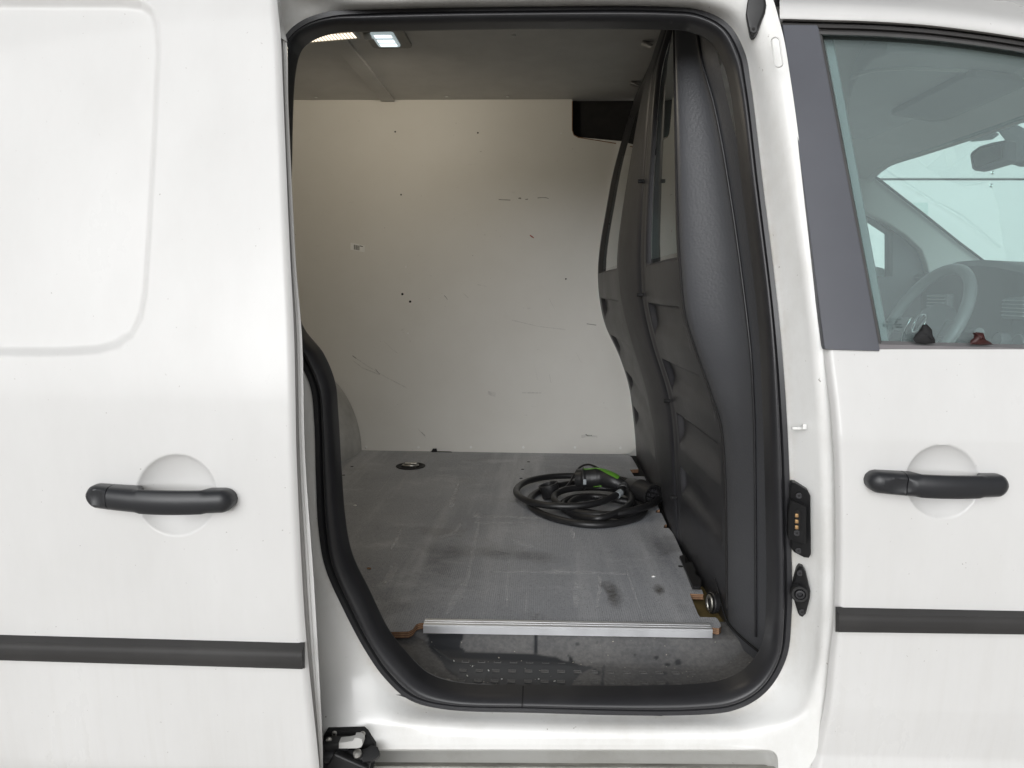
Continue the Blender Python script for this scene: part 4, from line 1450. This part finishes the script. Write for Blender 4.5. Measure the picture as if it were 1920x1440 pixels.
# ------------------------------------------------------------------ bulkhead
ST = [
 (2.664, [(1230, 60), (1205, 130), (1185, 200), (1165, 265), (1148, 330), (1135, 400), (1125, 460), (1121, 510), (1124, 560), (1135, 610), (1160, 665), (1178, 720), (1188, 790), (1193, 850), (1195, 880)]),
 (2.02, [(1262, 20), (1232, 90), (1205, 190), (1180, 320), (1163, 430), (1158, 500), (1163, 560), (1180, 630), (1205, 710), (1225, 800), (1238, 900), (1247, 960), (1250, 1000)]),
 (1.74, [(1270, 0), (1248, 70), (1226, 150), (1213, 300), (1206, 430), (1205, 500), (1210, 570), (1227, 645), (1255, 735), (1265, 800), (1270, 900), (1276, 1010), (1280, 1040)]),
 (1.30, [(1276, -120), (1276, 60), (1277, 200), (1280, 400), (1284, 500), (1292, 590), (1312, 660), (1338, 735), (1358, 800), (1366, 900), (1368, 1000), (1369, 1130), (1369, 1180)]),
 (1.235, [(1312, -180), (1326, 60), (1346, 200), (1366, 400), (1380, 600), (1390, 720), (1396, 800), (1399, 1000), (1400, 1190), (1400, 1240)]),
 (1.175, [(1340, -200), (1352, 60), (1376, 160), (1402, 350), (1428, 600), (1438, 800), (1441, 1000), (1441, 1190), (1441, 1300)]),
 (1.14, [(1350, -200), (1378, 60), (1392, 160), (1420, 350), (1450, 600), (1462, 800), (1468, 1000), (1468, 1190), (1468, 1300)]),
]
tabs = []
for Yv, pts in ST:
    w3 = [P(x, y, Yv) for x, y in pts]
    tabs.append((Yv, sorted((p.z, p.x) for p in w3)))
def bulk_x(Y, z):
    tab = sorted((Yv, cubic_tab(t, z)) for Yv, t in tabs)
    return cubic_tab(tab, Y)
POCK = [1.178, 1.046, 0.915, 0.785]
def pocket(Y, z):
    d = 0.0
    for (ya, yb) in ((1.705, 1.345), (2.60, 2.07)):
        wy = sstep(ya, ya - 0.010, Y) * sstep(yb, yb + 0.014, Y) if ya > Y > yb else 0
        if wy <= 0:
            continue
        for zt_ in POCK:
            if z <= zt_ and z > zt_ - 0.085:
                t = (zt_ - z)
                prof = sstep(0, 0.006, t) * (1 - sstep(0.040, 0.080, t))
                d = max(d, 0.014 * prof * wy)
    return d
def post(Y):
    return sstep(1.715, 1.735, Y) * (1 - sstep(1.985, 2.015, Y))
def window_in(Y, z):
    d = 0.0
    for (ya, yb) in ((1.70, 1.335), (2.635, 2.035)):
        if yb < Y < ya:
            zt_ = 1.80
            zb_ = 1.262
            d = max(d, 0.016 * min(sstep(yb, yb + 0.012, Y), sstep(ya, ya - 0.012, Y), sstep(zb_, zb_ + 0.010, z), 1 - sstep(zt_, zt_ + 0.02, z)))
    return d
Ys = refine(1.14, 2.664, 0.020, [(1.20, 1.33, 0.008), (1.33, 1.37, 0.003), (1.68, 1.75, 0.003), (1.97, 2.09, 0.004), (2.57, 2.65, 0.006)])
zs = refine(0.545, 1.93, 0.012, [(0.75, 0.79, 0.003), (0.88, 0.92, 0.003), (1.01, 1.05, 0.003), (1.14, 1.185, 0.003), (1.25, 1.29, 0.004)])
rows = []
for Yv in Ys:
    row = []
    for z in zs:
        x = bulk_x(Yv, z)
        x += pocket(Yv, z) + window_in(Yv, z) - 0.003 * post(Yv)
        row.append(Vector((x, Yv + tumble(z) * (1 - sstep(1.14, 1.42, Yv)), z)))
    rows.append(row)
# leave real openings where the panes sit
nv = len(zs)
faces = []
for i in range(len(Ys) - 1):
    for j in range(nv - 1):
        yc, zc_ = (Ys[i] + Ys[i + 1]) / 2, (zs[j] + zs[j + 1]) / 2
        if 1.278 < zc_ < 1.79 and (1.352 < yc < 1.684 or 2.052 < yc < 2.618):
            continue
        faces.append((i * nv + j, (i + 1) * nv + j, (i + 1) * nv + j + 1, i * nv + j + 1))
allv = [p for r in rows for p in r]
fcol = [f for f in faces if Ys[f[1] // nv] <= 1.318]
fpan = [f for f in faces if Ys[f[1] // nv] > 1.318]
def compact(fs):
    ids = sorted({i for f in fs for i in f}); mp = {i: k_ for k_, i in enumerate(ids)}
    return [allv[i] for i in ids], [tuple(mp[i] for i in f) for f in fs]
bulk = mesh('bulkhead', *compact(fpan), M['bulk'], van, sharp=50)
mesh('column_trim', *compact(fcol), M['column'], bulk, sharp=50)
for (yb, ya) in ((1.345, 1.692), (2.045, 2.626)):
    rows = [[Vector((bulk_x(Yv, z) + 0.013, Yv, z)) for z in ygrid(1.27, 1.80, 0.04)] for Yv in ygrid(yb, ya, 0.04)]
    grid('window_pane', rows, M['pane'], bulk)
# steel cover on the centre post
rows = []
for z in ygrid(0.56, 1.90, 0.02):
    row = []
    for t_, off in ((0.0, 0.012), (0.02, -0.002), (0.06, -0.007), (0.14, -0.009), (0.5, -0.010), (0.86, -0.009), (0.94, -0.007), (0.98, -0.002), (1.0, 0.012)):
        Yv = lerp(1.742, 1.990, t_)
        row.append(Vector((bulk_x(Yv, z) + off, Yv, z)))
    rows.append(row)
grid('post_cover', rows, M['bulk_smooth'], bulk, sharp=60)
# bolts along the post
for x, y in ((1202, 340), (1203, 553), (1261, 752), (1258, 933)):
    # locate on the post edge
    Yb = 1.738
    p = P(x, y, Yb)
    p = Vector((bulk_x(Yb, p.z) - 0.004, Yb, p.z))
    bo = cyl('post_bolt', p, p + Vector((-0.014, 0, 0)), 0.0045, M['black'], bulk, None, 12)
# seam between the column trim and the panel
tube('column_seam', [Vector((bulk_x(1.318, z) - 0.0005, 1.318 + tumble(z) * (1 - sstep(1.14, 1.42, 1.318)), z)) for z in ygrid(0.60, 1.84, 0.03)], 0.0022, M['void'], bulk, 8)
# raised welt along the column
pts = []
for z in ygrid(0.60, 1.80, 0.03):
    pts.append(Vector((bulk_x(1.205, z) - 0.002, 1.205 + tumble(z) * (1 - sstep(1.14, 1.42, 1.205)), z)))
tube('trim_welt', pts, 0.0026, M['rubber'], bulk, 8)
# foot edge of the column
pts = [Vector((bulk_x(Yv, 0.577) - 0.004, Yv, 0.577 + 0.05 * sstep(1.30, 1.42, Yv))) for Yv in ygrid(1.19, 1.40, 0.01)]
tube('foot_welt', pts, 0.0022, M['black'], bulk, 8)
# loose rubber flap at the floor edge
fp = [(1274, 1047), (1283, 1044), (1285, 1060), (1297, 1058), (1304, 1075), (1303, 1080), (1315, 1090), (1314, 1104), (1299, 1105), (1282, 1066)]
prism('floor_flap', [PZ(x, y, FZ + 0.003) for x, y in fp], (0, 0, 0.006), M['blackp'], bulk, bevel=0.001)
# lashing eye by the front notch
ec = P(1334, 1130, 1.352)
ey = lathe('lashing_eye', ec, (-0.96, -0.25, 0.1), [(-0.008, 0.021), (0.001, 0.021), (0.003, 0.019), (0.001, 0.016), (-0.004, 0.014), (-0.004, 0)], M['blackp'], bulk)
tube('eye_ring', [ec + Vector((-0.004, -0.003, 0)) + (Vector((0.25, -0.96, 0)) * math.cos(a) * 0.010 + Vector((0, 0, 1)) * math.sin(a) * 0.015) for a in [2 * math.pi * i / 24 for i in range(24)]], 0.0032, simple('dull_eye_steel', (0.34, 0.33, 0.30, 1), 0.45, 1.0, 0.2), bulk, 8, True)

# ------------------------------------------------------------------ roof skin
rows = []
for x in (-2.0, -1.0, 0.0, 0.6, 1.2):
    drop = 0.0 if x < 1.0 else 0.03
    rows.append([Vector((x, y, z - drop)) for y, z in ((1.17, 1.72), (1.20, 1.82), (1.27, 1.90), (1.45, 1.945), (1.95, 1.965), (2.5, 1.955), (2.74, 1.92), (2.82, 1.7))])
grid('roof', rows, M['paint'], van, sharp=80)
# far flank of the body outside the lining
grid('far_flank', [[Vector((x, y, z)) for y, z in ((2.82, 1.72), (2.84, 1.3), (2.84, 0.9), (2.80, 0.3))] for x in (-2.0, 0.0, 0.55)], M['paint'], van)

# ------------------------------------------------------------------ cabin seen through the door glass
# headliner
rows = []
for i in range(26):
    X = lerp(0.42, 1.13, i / 25)
    row = []
    for j in range(30):
        Y = lerp(1.24, 2.70, j / 29)
        side = max(Y - 2.45, 0) / 0.25
        z = 1.80 - 0.170 * sstep(0.50, 1.15, X) - 0.10 * min(1, side) ** 2
        row.append(Vector((X + 0.05 * (1 - min(1, abs(Y - 1.93) / .75) ** 2), Y, z)))
    rows.append(row)
head = grid('headliner', rows, M['headliner'], van)
tube('header_edge', [r for r in rows[-1]], 0.010, M['headliner'], head, 8)
# far (driver) sun visor
# overhead shelf under the headliner, with a lighter lip
SHZ = 1.668
so_ = [PZ(x, y, SHZ) for x, y in ((1596, 262), (1589, 225), (1589, 195), (1596, 165), (1610, 138), (1632, 114), (1662, 103), (1700, 99), (1800, 102), (1920, 114), (2080, 140))]
so_ += [Vector((1.13, so_[-1].y, SHZ)), Vector((1.17, 1.95, SHZ)), Vector((1.12, so_[0].y + 0.02, SHZ))]
shelf = prism('overhead_shelf', so_, (0, 0, 0.05), M['visor'], van, bevel=0.008)
tube('shelf_lip', [PZ(x, y, SHZ - 0.001) for x, y in ((1598, 146), (1612, 138), (1640, 131), (1700, 127), (1800, 131), (1920, 146), (2000, 160))], 0.0045, M['headliner'], shelf, 8)
vz = SHZ - 0.016
prism('sun_visor', [PZ(x, y, vz) for x, y in ((1672, 216), (1810, 146), (1830, 143), (1935, 156), (1930, 166), (1872, 193), (1800, 222), (1745, 229))], (0, 0, 0.014), simple('dark_grey_visor', (0.34, 0.34, 0.345, 1), 0.85, 0, 0.04), shelf, bevel=0.004)
# mirror
mo = [(1818, 291), (1822, 284), (1836, 274), (1860, 267), (1884, 262.5), (1889, 266), (1889, 300), (1880, 306), (1840, 318), (1828, 320), (1822, 316)]
mir = prism('interior_mirror', [P(x, y, 1.99 - (x - 1818) * 0.0008) for x, y in mo], (0.035, 0.02, 0), M['dash'], van, bevel=0.004)
mg = [(1823, 291), (1838, 279), (1877, 270), (1878, 297), (1840, 313), (1829, 314)]
prism('mirror_face', [P(x, y, 1.985 - (x - 1818) * 0.0008) for x, y in mg], (0.003, 0.002, 0), M['mirror'], mir)
stalk = [(1838, 225), (1864, 214), (1920, 243), (1960, 262), (1960, 300), (1912, 307), (1893, 307), (1886, 298), (1887, 268), (1872, 248)]
prism('mirror_stalk', [P(x, y, 2.02) for x, y in stalk], (0.06, 0.05, 0), M['dash'], mir, bevel=0.008)
sp = [(1770, 248), (1836, 226), (1872, 252), (1860, 262), (1822, 266), (1808, 260)]
prism('sensor_patch', [P(x, y, 2.12) for x, y in sp], (0.004, 0.003, 0.001), M['visor'], van)
# windscreen
ws = []
for j in range(14):
    Y = lerp(1.16, 2.68, j / 13)
    b = 0.10 * (1 - min(1, abs(Y - 1.93) / .76) ** 2)
    ws.append([Vector((1.13 + 0.05 * b * 5 + 0.0, Y, 1.635)), Vector((1.37 + b, Y, 1.465)), Vector((1.64 + b, Y, 1.27))])
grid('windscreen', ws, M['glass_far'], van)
# far A-pillar and far door
ap = [(1604, 300), (1612, 303), (1735, 404), (1852, 495), (1870, 512), (1742, 512), (1738, 494), (1728, 468), (1700, 442), (1668, 420), (1621, 396), (1604, 388)]
prism('front_pillar', [P(x, y, 2.60) for x, y in ap], (0.02, 0.08, 0), M['pillar'], van, bevel=0.012)
tube('screen_rubber', [P(x, y, 2.585) for x, y in ((1612, 305), (1640, 330), (1735, 404), (1800, 456), (1852, 495))], 0.0045, M['rubber'], van, 8)
fd = [(1604, 388), (1621, 396), (1668, 422), (1700, 444), (1728, 470), (1736, 494), (1737, 514), (1756, 520), (1760, 700), (1560, 700), (1560, 519), (1673, 518), (1673, 436), (1622, 402), (1604, 396)]
fdr = prism('far_door', [P(x, y, 2.66) for x, y in fd], (0.01, 0.08, 0), M['dash'], van, bevel=0.004)
mo2 = [(1615, 500), (1640, 499), (1655, 502), (1676, 512), (1676, 532), (1615, 532)]
prism('door_mirror', [P(x, y, 2.82) for x, y in mo2], (0.02, 0.12, 0), M['visor'], fdr, bevel=0.012)
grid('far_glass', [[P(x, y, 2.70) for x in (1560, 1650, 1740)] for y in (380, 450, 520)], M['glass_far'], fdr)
# dashboard
rows = []
for j in range(46):
    Y = lerp(1.16, 2.62, j / 45)
    hump = math.exp(-((Y - 2.22) / 0.17) ** 4)
    cent = math.exp(-((Y - 1.90) / 0.17) ** 6)
    prof = [(1.70, 1.255), (1.55, 1.268), (1.44 - 0.02 * hump, 1.272 + 0.022 * hump), (1.34 - 0.05 * hump, 1.270 + 0.030 * hump), (1.325 - 0.05 * hump, 1.255 + 0.028 * hump), (1.36 - 0.02 * hump - 0.05 * cent, 1.205), (1.365 - 0.075 * cent, 1.12), (1.36 - 0.09 * cent, 1.02), (1.40 - 0.10 * cent, 0.88), (1.50, 0.70)]
    rows.append([Vector((x, Y, z)) for x, z in prof])
dash = grid('dashboard', rows, M['dash'], van, sharp=35)
# centre vents with slats
vc = Vector((1.272, 1.905, 1.162))
for k_, (vy) in enumerate((1.845, 1.965)):
    fr_ = [Vector((1.268, vy + a, 1.165 + b)) for a, b in ((-0.05, -0.03), (0.05, -0.03), (0.052, 0.026), (-0.052, 0.032))]
    vn = prism('air_vent', fr_, (0.02, 0, 0), M['dash_top'], dash, bevel=0.003)
    for s_ in range(5):
        box('vent_slat', (1.265, vy, 1.145 + s_ * 0.010), (0.010, 0.086, 0.0028), M['visor'], dash)
for vy in (1.80, 1.885, 1.97):
    c = Vector((1.255, vy, 1.075))
    kn = lathe('heater_knob', c, (-1, 0, 0.15), [(0.0, 0.024), (0.022, 0.021), (0.024, 0.019), (0.024, 0)], M['dash'], dash, 26)
    lathe('knob_ring', c + Vector((-0.0236, 0, 0.0036)), (-1, 0, 0.15), [(0, 0.0215), (0.001, 0.0215), (0.001, 0.0195), (0, 0.0195)], M['chrome'], dash, 26)
# far side vent
vn = prism('air_vent', [Vector((1.33, 2.46 + a, 1.17 + b)) for a, b in ((-0.06, -0.03), (0.06, -0.03), (0.06, 0.03), (-0.06, 0.03))], (0.02, 0, 0), M['dash_top'], dash, bevel=0.003)
for s_ in range(5):
    box('vent_slat', (1.326, 2.46, 1.148 + s_ * 0.011), (0.008, 0.10, 0.003), M['visor'], dash)
# steering wheel
wc = Vector((1.150, 2.200, 1.108))
axis = Vector((-math.cos(R(26)), 0, math.sin(R(26))))
wu = Vector((math.sin(R(26)), 0, math.cos(R(26))))
wv_ = Vector((0, 1, 0))
wheel = tube('steering_wheel', [wc + (wv_ * math.cos(a) + wu * math.sin(a)) * 0.185 for a in [2 * math.pi * i / 72 for i in range(72)]], 0.0165, M['wheel'], van, 14, True)
hubr = lathe_rows(wc - axis * 0.045, axis, [(0.0, 0.085), (0.03, 0.080), (0.045, 0.062), (0.051, 0.035), (0.052, 0.0)], 32)
v = [p for r in hubr for p in r]
mesh('wheel_hub', v, grid_faces(len(hubr), 32, False, True), M['dash'], wheel)
for ang in (0, 180, 270):
    a = R(ang)
    d0 = wv_ * math.cos(a) + wu * math.sin(a)
    sd = d0.cross(axis)
    p0 = wc - axis * 0.022
    w0 = 0.028
    outl = [p0 + d0 * 0.06 + sd * w0, p0 + d0 * 0.178 + sd * w0 * .75 + axis * 0.02, p0 + d0 * 0.178 - sd * w0 * .75 + axis * 0.02, p0 + d0 * 0.06 - sd * w0]
    prism('wheel_spoke', outl, axis * -0.014, M['dash_top'], wheel, bevel=0.003)
# round emblem: ring with a V over a W
ecn = wc + axis * 0.0085
tube('emblem_ring', [ecn + (wv_ * math.cos(a) + wu * math.sin(a)) * 0.030 for a in [2 * math.pi * i / 40 for i in range(40)]], 0.0022, M['chrome'], wheel, 8, True)
def ep(a, b): return ecn + wv_ * (-a) * 0.030 + wu * b * 0.030
tube('emblem_letter', [ep(-.42, .86), ep(0, .05), ep(.42, .86)], 0.0020, M['chrome'], wheel, 6)
tube('emblem_letter', [ep(-.80, .50), ep(-.38, -.86), ep(0, -.12), ep(.38, -.86), ep(.80, .50)], 0.0020, M['chrome'], wheel, 6)
tube('wheel_trim', [wc - axis * 0.004 + (wv_ * math.cos(a) + wu * math.sin(a)) * 0.088 for a in [R(-60 + 6 * i) for i in range(14)]], 0.003, M['chrome'], wheel, 8)
# wiper stalk and ignition key area
st0 = wc - axis * 0.07 + wv_ * -0.03
tube('column_stalk', [st0, st0 + Vector((0.0, -0.10, 0.012)), st0 + Vector((-0.01, -0.17, 0.02))], lambda t: 0.009 + 0.004 * t, M['dash'], van, 10)

# ------------------------------------------------------------------ small unidentified shapes on the ledge at the foot of the door glass
def lump(name, outline, Y, m, label, cat, seed, thick):
    """crumpled lump grown from an outline, standing on the ledge"""
    random.seed(seed)
    n = len(outline)
    cx_ = sum(p[0] for p in outline) / n
    cy_ = sum(p[1] for p in outline) / n
    rows = []
    for s, dy in ((0.12, -thick), (0.55, -thick * .86), (0.88, -thick * .45), (1.0, 0.0), (0.88, thick * .45), (0.55, thick * .86), (0.12, thick)):
        row = []
        for (x, y) in outline:
            jx, jy = random.uniform(-1, 1), random.uniform(-1, 1)
            yy = lerp(cy_, y, s)
            row.append(P(lerp(cx_, x, s) + jx, yy + jy, Y) + Vector((0, dy + random.uniform(-.002, .002), 0)))
        rows.append(row)
    v = [p for r in rows for p in r]
    f = grid_faces(len(rows), n, False, True)
    f.append(tuple(range(n))); f.append(tuple((len(rows) - 1) * n + k_ for k_ in range(n)))
    o = mesh(name, v, f, m, None, sharp=70)
    o['label'] = label; o['category'] = cat
    return o
lump('black_lump', [(1716, 643), (1712, 636), (1717, 627), (1723, 623), (1727, 617), (1729, 609), (1738, 608), (1744, 613), (1749, 618), (1749, 628), (1754, 638), (1752, 644), (1735, 645)], 1.004, M['black'], 'ragged black lump at the base of the front door window', 'cloth', 3, 0.006)
lump('red_lump', [(1818, 645), (1820, 638), (1826, 633), (1827, 627), (1825, 623), (1833, 622), (1842, 624), (1844, 631), (1847, 638), (1855, 641), (1862, 646), (1840, 647)], 1.004, M['red'], 'small dull red lump at the base of the front door window', 'cap', 5, 0.006)

# ------------------------------------------------------------------ charging cable on the floor
ch = empty('charging_cable', (0, 0, 0), 'coiled black charging cable with green trimmed plug lying on the cargo floor', 'cable')
ch.location = (0, 0, 0)
RC = 0.0098
def fpz(x, y, h):
    return PZ(x, y, FZ + h)
CP = [  # picture position, height of the cable's centre over the boards
 (1166, 908, 0.050), (1165, 922, 0.046), (1150, 931, 0.040), (1120, 943, 0.036), (1080, 949, 0.034), (1030, 948, 0.032), (992, 940, 0.030), (972, 929, 0.026), (970, 915, 0.022), (990, 902, 0.020), (1030, 894, 0.020), (1080, 892, 0.020), (1140, 895, 0.020), (1190, 905, 0.020), (1224, 920, 0.022), (1234, 934, 0.026), (1222, 945, 0.030), (1192, 956, 0.032), (1150, 964, 0.026), (1105, 964, 0.022), (1065, 955, 0.020), (1042, 941, 0.026), (1040, 929, 0.030), (1058, 919, 0.032), (1100, 914, 0.032), (1145, 916, 0.032), (1175, 924, 0.034), (1184, 936, 0.036), (1176, 950, 0.036), (1160, 960, 0.030), (1120, 972, 0.022), (1085, 968, 0.012), (1060, 956, 0.011), (1055, 945, 0.011), (1070, 935, 0.011), (1100, 931, 0.012), (1150, 935, 0.012), (1190, 945, 0.012), (1202, 957, 0.014), (1190, 965, 0.016), (1150, 966, 0.016), (1100, 960, 0.014), (1068, 948, 0.014), (1078, 937, 0.022), (1110, 931, 0.022), (1160, 938, 0.020), (1205, 950, 0.012), (1200, 967, 0.0105), (1160, 980, 0.010), (1110, 984, 0.010), (1060, 977, 0.010), (1015, 963, 0.010), (993, 945, 0.010), (1000, 928, 0.010), (1030, 914, 0.010), (1080, 906, 0.010), (1140, 906, 0.010), (1175, 908, 0.014), (1186, 912, 0.026)]
tube('cable', spline([fpz(x, y, h) for x, y, h in CP], 10), RC, M['cable'], ch, 14)
# plug lying on top: round nose, body, angled grip
n0 = fpz(1083, 897, 0.060); n1 = fpz(1094, 897, 0.062); b1 = fpz(1128, 896, 0.066); b2 = fpz(1152, 903, 0.062); b3 = fpz(1168, 911, 0.052)
path = spline([n0, n1, fpz(1110, 896, 0.064), b1, b2, b3], 10)
m_ = len(path)
def prad(t):
    return interp([(0, 0.029), (0.19, 0.029), (0.195, 0.034), (0.22, 0.034), (0.23, 0.030), (0.5, 0.031), (0.66, 0.027), (0.85, 0.021), (1.0, 0.017)], t)
plug = tube('plug_handle', path, prad, M['blackp'], ch, 24)
# green inlay along the top of the grip
gi = []
for i in range(int(m_ * .36), int(m_ * .88)):
    t = i / (m_ - 1)
    tg = (path[i + 1] - path[i - 1]).normalized()
    upv = Vector((0, -0.25, 1)); upv = (upv - tg * upv.dot(tg)).normalized()
    sd = tg.cross(upv)
    w_ = 0.7 * interp([(0.36, 0.05), (0.55, 0.2), (0.72, 0.62), (0.84, 0.75), (0.88, 0.5)], t)
    gi.append([path[i] + (upv * math.cos(a) + sd * math.sin(a)) * (prad(t) + 0.0012) for a in [w_ * lerp(-1, 1, q / 6) for q in range(7)]])
grid('green_inlay', gi, M['green'], plug)
gl_ = []
for i in range(int(m_ * .22), int(m_ * .62)):
    t = i / (m_ - 1)
    tg = (path[i + 1] - path[i - 1]).normalized()
    upv = Vector((0, -0.25, 1)); upv = (upv - tg * upv.dot(tg)).normalized()
    gl_.append(path[i] + upv * (prad(t) + 0.0008))
tube('green_line', gl_, 0.0016, M['green'], plug, 6)
gl2 = []
for i in range(int(m_ * .42), int(m_ * .68)):
    t = i / (m_ - 1)
    tg = (path[i + 1] - path[i - 1]).normalized()
    dn = Vector((0, -0.75, -0.66)); dn = (dn - tg * dn.dot(tg)).normalized()
    gl2.append(path[i] + dn * (prad(t) + 0.0008))
tube('green_line', gl2, 0.0014, M['green'], plug, 6)
box('latch_tab', n1 + Vector((0.002, -0.033, -0.002)), (0.009, 0.003, 0.016), M['grey_tape'], plug, None, 0.001)
# ribbed strain relief
for i in range(4):
    c = b3.lerp(fpz(1168, 918, 0.047), i / 3)
    lathe('strain_rib', c, (fpz(1168, 918, 0.047) - b3), [(-0.003, 0.014), (-0.002, 0.0165), (0.002, 0.0165), (0.003, 0.014)], M['blackp'], plug, 18)
# printed collar on the cable
cA, cB = fpz(1163, 923.5, 0.045), fpz(1157, 928, 0.0425)
cyl('cable_marker', cA, cB, RC + 0.0008, M['grey_tape'], ch, None, 20)
# second plug behind, facing the bulkhead
s0 = fpz(1180, 911, 0.034); s1 = fpz(1226, 930, 0.040)
ax2 = (s1 - s0)
L2_ = ax2.length
sp2 = lathe('vehicle_plug', s0, ax2, [(0, 0.012), (0.004, 0.026), (0.42 * L2_, 0.030), (0.44 * L2_, 0.0335), (0.50 * L2_, 0.0335), (0.52 * L2_, 0.032), (0.98 * L2_, 0.0325), (L2_, 0.031), (L2_, 0.028), (L2_ - 0.016, 0.027), (L2_ - 0.016, 0)], M['blackp'], ch, 32)
an = ax2.normalized(); pu = an.orthogonal().normalized(); pv = an.cross(pu)
for i in range(7):
    rr_ = 0 if i == 6 else 0.015
    c = s1 - an * 0.016 + (pu * math.cos(R(60 * i)) + pv * math.sin(R(60 * i))) * rr_
    cyl('contact_tube', c, c + an * 0.012, 0.0042, M['rubber'], sp2, None, 12)
# protective cap with its tether
kc = fpz(1036, 922, 0.030)
ka = Vector((-0.42, 0.30, 0.86)).normalized()
kc = fpz(1031, 918, 0.030)
kax = Vector((-0.28, 0.05, 0.96)).normalized()
cap_ = lathe('plug_cap', kc - kax * 0.022, kax, [(0.0, 0.0), (0.0, 0.026), (0.003, 0.0285), (0.034, 0.0285), (0.035, 0.031), (0.040, 0.031), (0.040, 0.0265), (0.008, 0.0245), (0.008, 0.0)], M['blackp'], ch, 36)
tube('cap_tether', spline([fpz(1056, 917, 0.030), fpz(1066, 908, 0.036), fpz(1077, 890, 0.052), fpz(1088, 876, 0.075), fpz(1102, 871, 0.088), fpz(1118, 876, 0.088), fpz(1134, 886, 0.080)], 8), 0.0034, M['cable'], ch, 10)

# ------------------------------------------------------------------ white panelled wall on the far side of the van
WYY = 5.2
wallb = empty('cladding_wall', (0, 0, 0), 'white panelled wall with round screw heads seen through the windscreen', 'wall')
zj = P(1750, 336, WYY).z
xL, xR = 0.4, 9.0
box('wall_panel', ((xL + xR) / 2, WYY + 0.02, zj / 2 - 0.004), (xR - xL, 0.04, zj - 0.008), M['wallpanel'], wallb, None, 0.003)
box('wall_panel', ((xL + xR) / 2, WYY + 0.02, (zj + 4.2) / 2 + 0.004), (xR - xL, 0.04, 4.2 - zj - 0.008), M['wallpanel'], wallb, None, 0.003)
box('joint_backing', ((xL + xR) / 2, WYY + 0.035, zj), (xR - xL, 0.01, 0.05), M['frame_rubber'], wallb)
for x, y in ((1646, 325), (1861, 324), (1858, 348)):
    c = P(x, y, WYY)
    lathe('panel_screw', c, (0, -1, 0), [(0, 0.014), (0.004, 0.013), (0.008, 0.007), (0.006, 0.004), (0.006, 0)], M['chrome'], wallb, 20)
